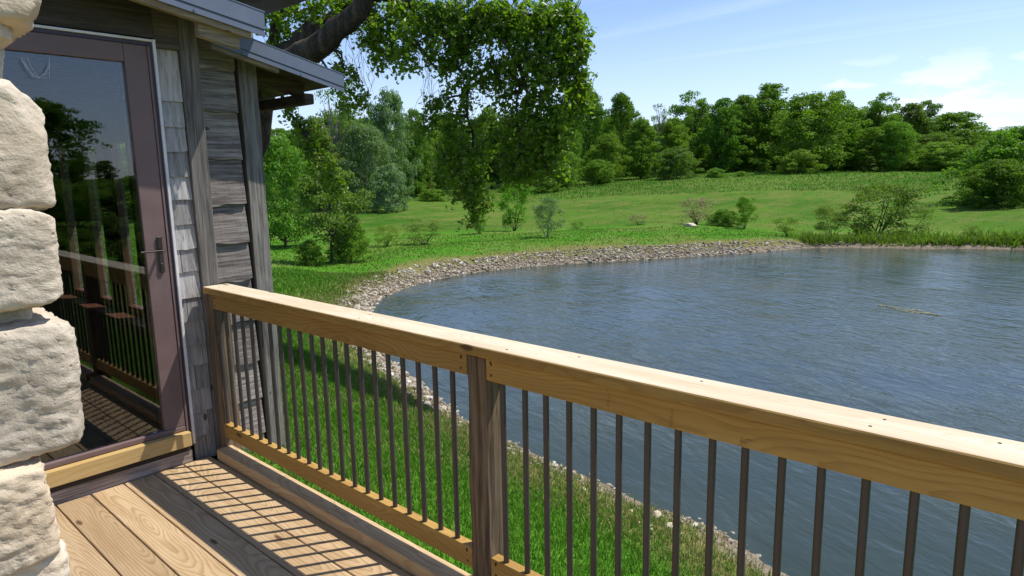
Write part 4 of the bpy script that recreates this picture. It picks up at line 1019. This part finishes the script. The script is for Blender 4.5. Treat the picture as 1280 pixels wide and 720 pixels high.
# deeper rows of the wood: individually placed trees that only fill between the ones above
for k in range(64):
    px = 700 + k*9.2 + rng.uniform(-4, 4); top = float(np.interp(px, [690, 740, 800, 830, 880, 960, 1030, 1100, 1150, 1200, 1240, 1300], [135, 126, 140, 152, 130, 122, 126, 138, 142, 154, 170, 178])) + rng.uniform(2, 26)
    tree(['round', 'tall', 'tall'][k % 3], ['dark', 'mid', 'dark', 'olive', 'mid'][rng.integers(5)], px, top, rng.uniform(36, 58), 124+rng.uniform(0, 22), 'green tree deep in the woods, showing only between the front trees', 'tree', 'tree', 'trees deep in the far woods')
for k in range(22):
    px = 330 + k*17 + rng.uniform(-6, 6); top = float(np.interp(px, [330, 420, 520, 600, 700], [150, 142, 146, 142, 140])) + rng.uniform(0, 26)
    tree(['round', 'tall'][k % 2], ['dark', 'mid', 'olive'][rng.integers(3)], px, top, rng.uniform(40, 70), 84+rng.uniform(0, 20), 'green tree at the back of the left woods behind the meadow', 'tree', 'tree', 'trees at the back of the left woods')
for k in range(26):
    px = 690 + k*23 + rng.uniform(-8, 8)
    tree('bush', ['dark', 'mid', 'dark', 'light'][rng.integers(4)], px, float(np.interp(px, [690, 860, 1280], [214, 198, 190]))+rng.uniform(-6, 8), rng.uniform(36, 60), 112+rng.uniform(0, 6), 'green thicket along the foot of the far woods', 'bush', 'bush', 'undergrowth along the foot of the woods')
# the country behind the photographer, which the door glass mirrors
for k in range(46):
    az = R(-150 + k*3.4 + rng.uniform(-1, 1)); D = 170+rng.uniform(-10, 25)
    tree(['round', 'tall'][k % 2], ['dark', 'mid'][k % 2], 0, 0, rng.uniform(9, 14), D, 'tree of the far woods across the pond behind the viewer, mirrored in the door', 'tree', 'tree', 'trees mirrored in the door glass', pos=(D*math.cos(az), D*math.sin(az)), hgt=rng.uniform(3.5, 5.5))
for k in range(12):
    tree(['round', 'tall', 'round'][k % 3], ['dark', 'mid', 'olive'][k % 3], 60+k*22+rng.uniform(-5, 5), 150+rng.uniform(-12, 10), rng.uniform(60, 80), 52+rng.uniform(0, 14), 'green tree beyond the cabin, glimpsed only through its door and far windows', 'tree', 'tree', 'trees glimpsed through the cabin windows')
for k in range(30):
    az = R(-96 + k*1.6 + rng.uniform(-1, 1)); D = 34+rng.uniform(-4, 10)
    tree(['bush', 'shrub'][k % 2], ['dark', 'mid'][k % 2], 0, 0, rng.uniform(3, 5), D, 'low bush added behind the viewer to darken the lawn mirrored in the door glass', 'bush', 'bush', 'bushes mirrored in the door glass', pos=(D*math.cos(az), D*math.sin(az)), hgt=rng.uniform(1.9, 2.7))
for k in range(22):  # nearer row of bushes, added to darken the lawn in the door reflection
    az = R(-90 + k*1.7 + rng.uniform(-.8, .8)); D = 17+rng.uniform(-2, 5)
    tree('bush', ['dark', 'olive', 'mid'][k % 3], 0, 0, rng.uniform(1.8, 2.8), D, 'low bush added behind the viewer to darken the lawn mirrored in the door glass', 'bush', 'bush', 'bushes mirrored in the door glass', pos=(D*math.cos(az), D*math.sin(az)), hgt=rng.uniform(.9, 1.3))
tree('round', 'dark', 0, 0, 9, 0, 'dark rounded tree whose mirror image stands tallest in the door glass', 'tree', 'tree', None, pos=(17, -62), hgt=8.2)
print('trees done')

# ------------------------------------------------------------ the big maple overhead
maple = empty('maple_tree', (0, 0, 0), 'large maple with drooping leafy branches hanging over the pond and cabin roof', 'tree')
mp_ = at(262, 200, 14.5); MX, MY = mp_[0], mp_[1]; MZ = hz(MX, MY); maple.location = (MX, MY, MZ)
CL = [ # px, py, rx, ry, D, leaves density factor
 (345,22,30,26,12.5,.7),(385,8,35,22,12,.7),(420,18,34,26,11.8,.6),(455,8,36,24,11.5,.8),(350,60,20,16,12.4,.4),(405,50,24,16,12.2,.4),(432,92,18,22,11,.9),(448,112,14,22,10.8,.9),(470,40,26,26,11,1),(482,68,18,26,10.8,.9),(430,125,12,18,10.8,.6),
 (505,14,34,24,11,1.1),(545,20,34,30,10.5,1.2),(512,58,17,32,10.4,1),(585,30,38,34,10.3,1.3),(560,62,30,26,10.3,1.1),(625,20,38,30,10,1.3),(665,30,38,34,9.8,1.3),(700,18,32,28,9.6,1.2),(718,50,24,34,9.5,1.2),
 (690,75,34,34,9.5,1.3),(722,100,20,26,9.4,1.1),(700,128,30,28,9.4,1.2),(728,122,14,18,9.3,.9),(650,82,34,30,9.8,1.0),(612,88,28,26,10,.8),(580,92,26,24,10.2,.7),(668,125,30,30,9.6,1.0),(635,125,22,24,9.9,.45),
 (548,128,18,13,10.2,.8),(534,150,11,13,10.1,.7),(526,160,8,10,10.1,.5),(572,130,24,22,10.1,.8),(578,165,28,28,10,1.0),(562,195,20,24,10,1.0),(592,200,26,26,9.9,1.1),(580,230,24,24,9.9,1.1),(598,248,16,16,9.9,.9),(590,266,10,12,9.9,.7),
 (640,160,26,26,9.7,1.0),(668,165,30,28,9.5,1.1),(655,195,28,26,9.5,1.1),(688,185,22,32,9.4,1.1),(640,215,18,18,9.6,.9),(672,215,20,16,9.4,.8),(700,160,20,22,9.3,.9),
 (362,135,10,14,11.6,.7),(372,155,13,16,11.6,.9),(386,178,14,18,11.5,1),(400,200,15,18,11.5,1),(412,222,14,16,11.4,.9),(424,240,9,10,11.4,.7),(392,160,9,12,11.6,.5)]
for k in range(26):   # the crown above the frame, which shades the slope and the hanging boughs
    px = rng.uniform(290, 600); py = rng.uniform(-330, -18); D = rng.uniform(8.6, 15)
    CL.append((px, py, rng.uniform(40, 65), rng.uniform(32, 50), D, .75))
lV = []; lF = []; n_ = 0; centers = []
twigs = Acc()
for (px, py, rx, ry, D, den) in CL:
    if px is None: c = np.array(py); RX, RY = rx, ry; dist = 9.
    else: c = at(px, py, D); sc_ = np.linalg.norm(c-CAM)/FPX/math.sqrt(1+((px-640)/FPX)**2+((py-360)/FPX)**2)*1.0; dist = D; RX, RY = rx*sc_*.98, ry*sc_*.98
    centers.append(c)
    inframe = px is not None and py+ry > 0
    nt_ = int(den*(RX*RY*2600 if inframe else RX*RY*900)**.5*5.2) + 3 if False else int(den*(RX*RY*((640 if py < 110 else 470) if inframe else 80))) + 4
    for _ in range(nt_):
        p = rng.normal(size=3); p /= np.linalg.norm(p); p *= rng.uniform(.1, 1)**.5
        p = c + p*np.array([RX, RX, RY])
        ln = rng.uniform(.10, .25); th = rng.uniform(0, 6.283); dr = np.array([math.cos(th)*.6, math.sin(th)*.6, -rng.uniform(.1, 1.0)]); dr /= np.linalg.norm(dr)
        m_n = int(rng.integers(8, 14)); t = np.linspace(0.05, 1, m_n)
        q = p + dr*(t*ln)[:, None] + np.array([0, 0, -.10])*(t**2)[:, None]*ln*2
        if inframe and rng.uniform() < .6: twigs.add(*tube_np([p-dr*.08+np.array([0, 0, .05]), p, q[m_n//2], q[-1]], [.004, .0035, .0025, .001], 3))
        pos = q + rng.normal(0, .028, (m_n, 3)); nn = rng.normal(size=(m_n, 3))*.75 + np.array([0, 0, .8]); nn /= np.linalg.norm(nn, axis=1, keepdims=True)
        lV.append(pos); lF.append(nn); 
Pl = np.concatenate(lV); Nl = np.concatenate(lF)
# each leaf: five-pointed outline folded along the midrib
n = len(Pl); a = rng.normal(size=(n, 3)); a[:, 2] -= 1.0; u = a - (a*Nl).sum(1)[:, None]*Nl; u /= np.linalg.norm(u, axis=1, keepdims=True)+1e-9; v = np.cross(Nl, u)
s = (.040*rng.uniform(.6, 1.25, n))[:, None]; f = Nl*s*.22
shape = [(-.9, 0, 0), (-.25, .62, 1), (.05, .30, .5), (.35, .72, 1), (1.1, 0, 0), (.35, -.72, 1), (.05, -.30, .5), (-.25, -.62, 1)]
V = np.stack([Pl+u*s*a_+v*s*b_+f*c_ for a_, b_, c_ in shape], 1).reshape(-1, 3) - np.array([MX, MY, MZ])
k8 = np.arange(n)[:, None]*8
F = np.concatenate([k8+np.array([[0, 4, 3, 2]]), k8+np.array([[0, 2, 1, 1]])[:, :3].repeat(1, 0)[:, [0, 1, 2, 2]]]) if False else None
Fq = np.concatenate([k8+np.array([[0, 4, 3, 2]]), k8+np.array([[0, 6, 5, 4]])]); Ft = np.concatenate([k8+np.array([[0, 2, 1]]), k8+np.array([[0, 7, 6]])])
link(bpy.data.objects.new('foliage', mesh_np('foliage', V, [Fq, Ft], LEAF['oak'])), maple)
print('maple leaves', n)
# trunk and limbs
acc = Acc()
def limb(pts, rad, n=10, jit=.06):
    pts = np.array(pts); t = np.linspace(0, 1, len(pts)); tt = np.linspace(0, 1, n)
    P = np.column_stack([np.interp(tt, t, pts[:, k]) for k in range(3)]); P[1:-1] += rng.normal(0, jit, (n-2, 3)); r = np.interp(tt, np.linspace(0, 1, len(rad)), rad)
    acc.add(*tube_np(P, r, 10)); return P
fork = at(330, 90, 12.5)
base = np.array([MX, MY, MZ-.1])
limb([base, base+(0, 0, 1.5), (fork+base)/2+(0, 0, .6), fork], [.42, .34, .30, .26], 10, .05)
A1 = limb([fork, at(385, 52, 12.2), at(425, 22, 12), at(470, -10, 11.5), at(560, -40, 10.8), at(650, -30, 10)], [.27, .25, .21, .17, .12, .06], 16, .05)
A2 = limb([fork, at(350, 30, 12.6), at(372, -5, 12.6), at(400, -120, 12.8)], [.10, .09, .08, .06], 9, .04)
A3 = limb([at(335, 92, 12.0), at(375, 72, 11.4), at(418, 44, 11.0), at(450, 8, 10.8), at(475, -40, 10.8)], [.24, .21, .18, .15, .12], 12, .03)
A4 = limb([at(470, -10, 11.5), at(530, 10, 10.8), at(600, 22, 10.2), at(640, 60, 9.8), at(655, 92, 9.7), at(660, 130, 9.6)], [.10, .07, .055, .045, .03, .015], 16, .02)
A5 = limb([at(530, 10, 10.8), at(560, 50, 10.3), at(575, 85, 10.2), at(585, 140, 10), at(590, 200, 9.9), at(592, 255, 9.9)], [.055, .045, .03, .022, .014, .006], 14, .03)
A6 = limb([at(655, 92, 9.7), at(645, 130, 9.6), at(650, 190, 9.5)], [.02, .016, .008], 8, .02)
A7 = limb([at(600, 22, 10.2), at(670, 20, 9.8), at(710, 50, 9.5), at(715, 110, 9.4)], [.05, .04, .025, .01], 10, .03)
A8 = limb([at(335, 95, 12.3), at(350, 122, 11.8), at(378, 160, 11.6), at(405, 205, 11.5), at(424, 240, 11.4)], [.06, .03, .02, .014, .006], 10, .03)
allp = np.concatenate([A1, A2, A3, A4, A5, A6, A7, A8])
for c in centers:
    b = allp[np.argmin(np.linalg.norm(allp-c, axis=1))]; dd = np.linalg.norm(b-c)
    if dd > .05: limb([b, (b+c)/2+np.array([0, 0, .08*min(dd, 1)]), c], [.022+.004*dd, .014, .005], 6, .03*min(1, dd))
for k in range(150):   # fine bare twigs in the thin parts
    px, py, D = [(rng.uniform(590, 655), rng.uniform(80, 150), 9.9), (rng.uniform(520, 560), rng.uniform(40, 120), 10.3), (rng.uniform(430, 470), rng.uniform(30, 100), 11)][rng.integers(3)]
    c = at(px, py, D); e = c + np.array([rng.normal(0, .08), rng.normal(0, .08), -rng.uniform(.15, .45)]); acc.add(*tube_np([c, (c+e)/2+rng.normal(0, .03, 3), e], [.004, .003, .0012], 3))
V = np.concatenate(acc.V) - np.array([MX, MY, MZ]); link(bpy.data.objects.new('trunk', mesh_np('trunk', V, np.concatenate(acc.F4), M['bark'], True)), maple)
V = np.concatenate(twigs.V) - np.array([MX, MY, MZ]); link(bpy.data.objects.new('twigs', mesh_np('twigs', V, np.concatenate(twigs.F4), M['bark'], True)), maple, kind='stuff')
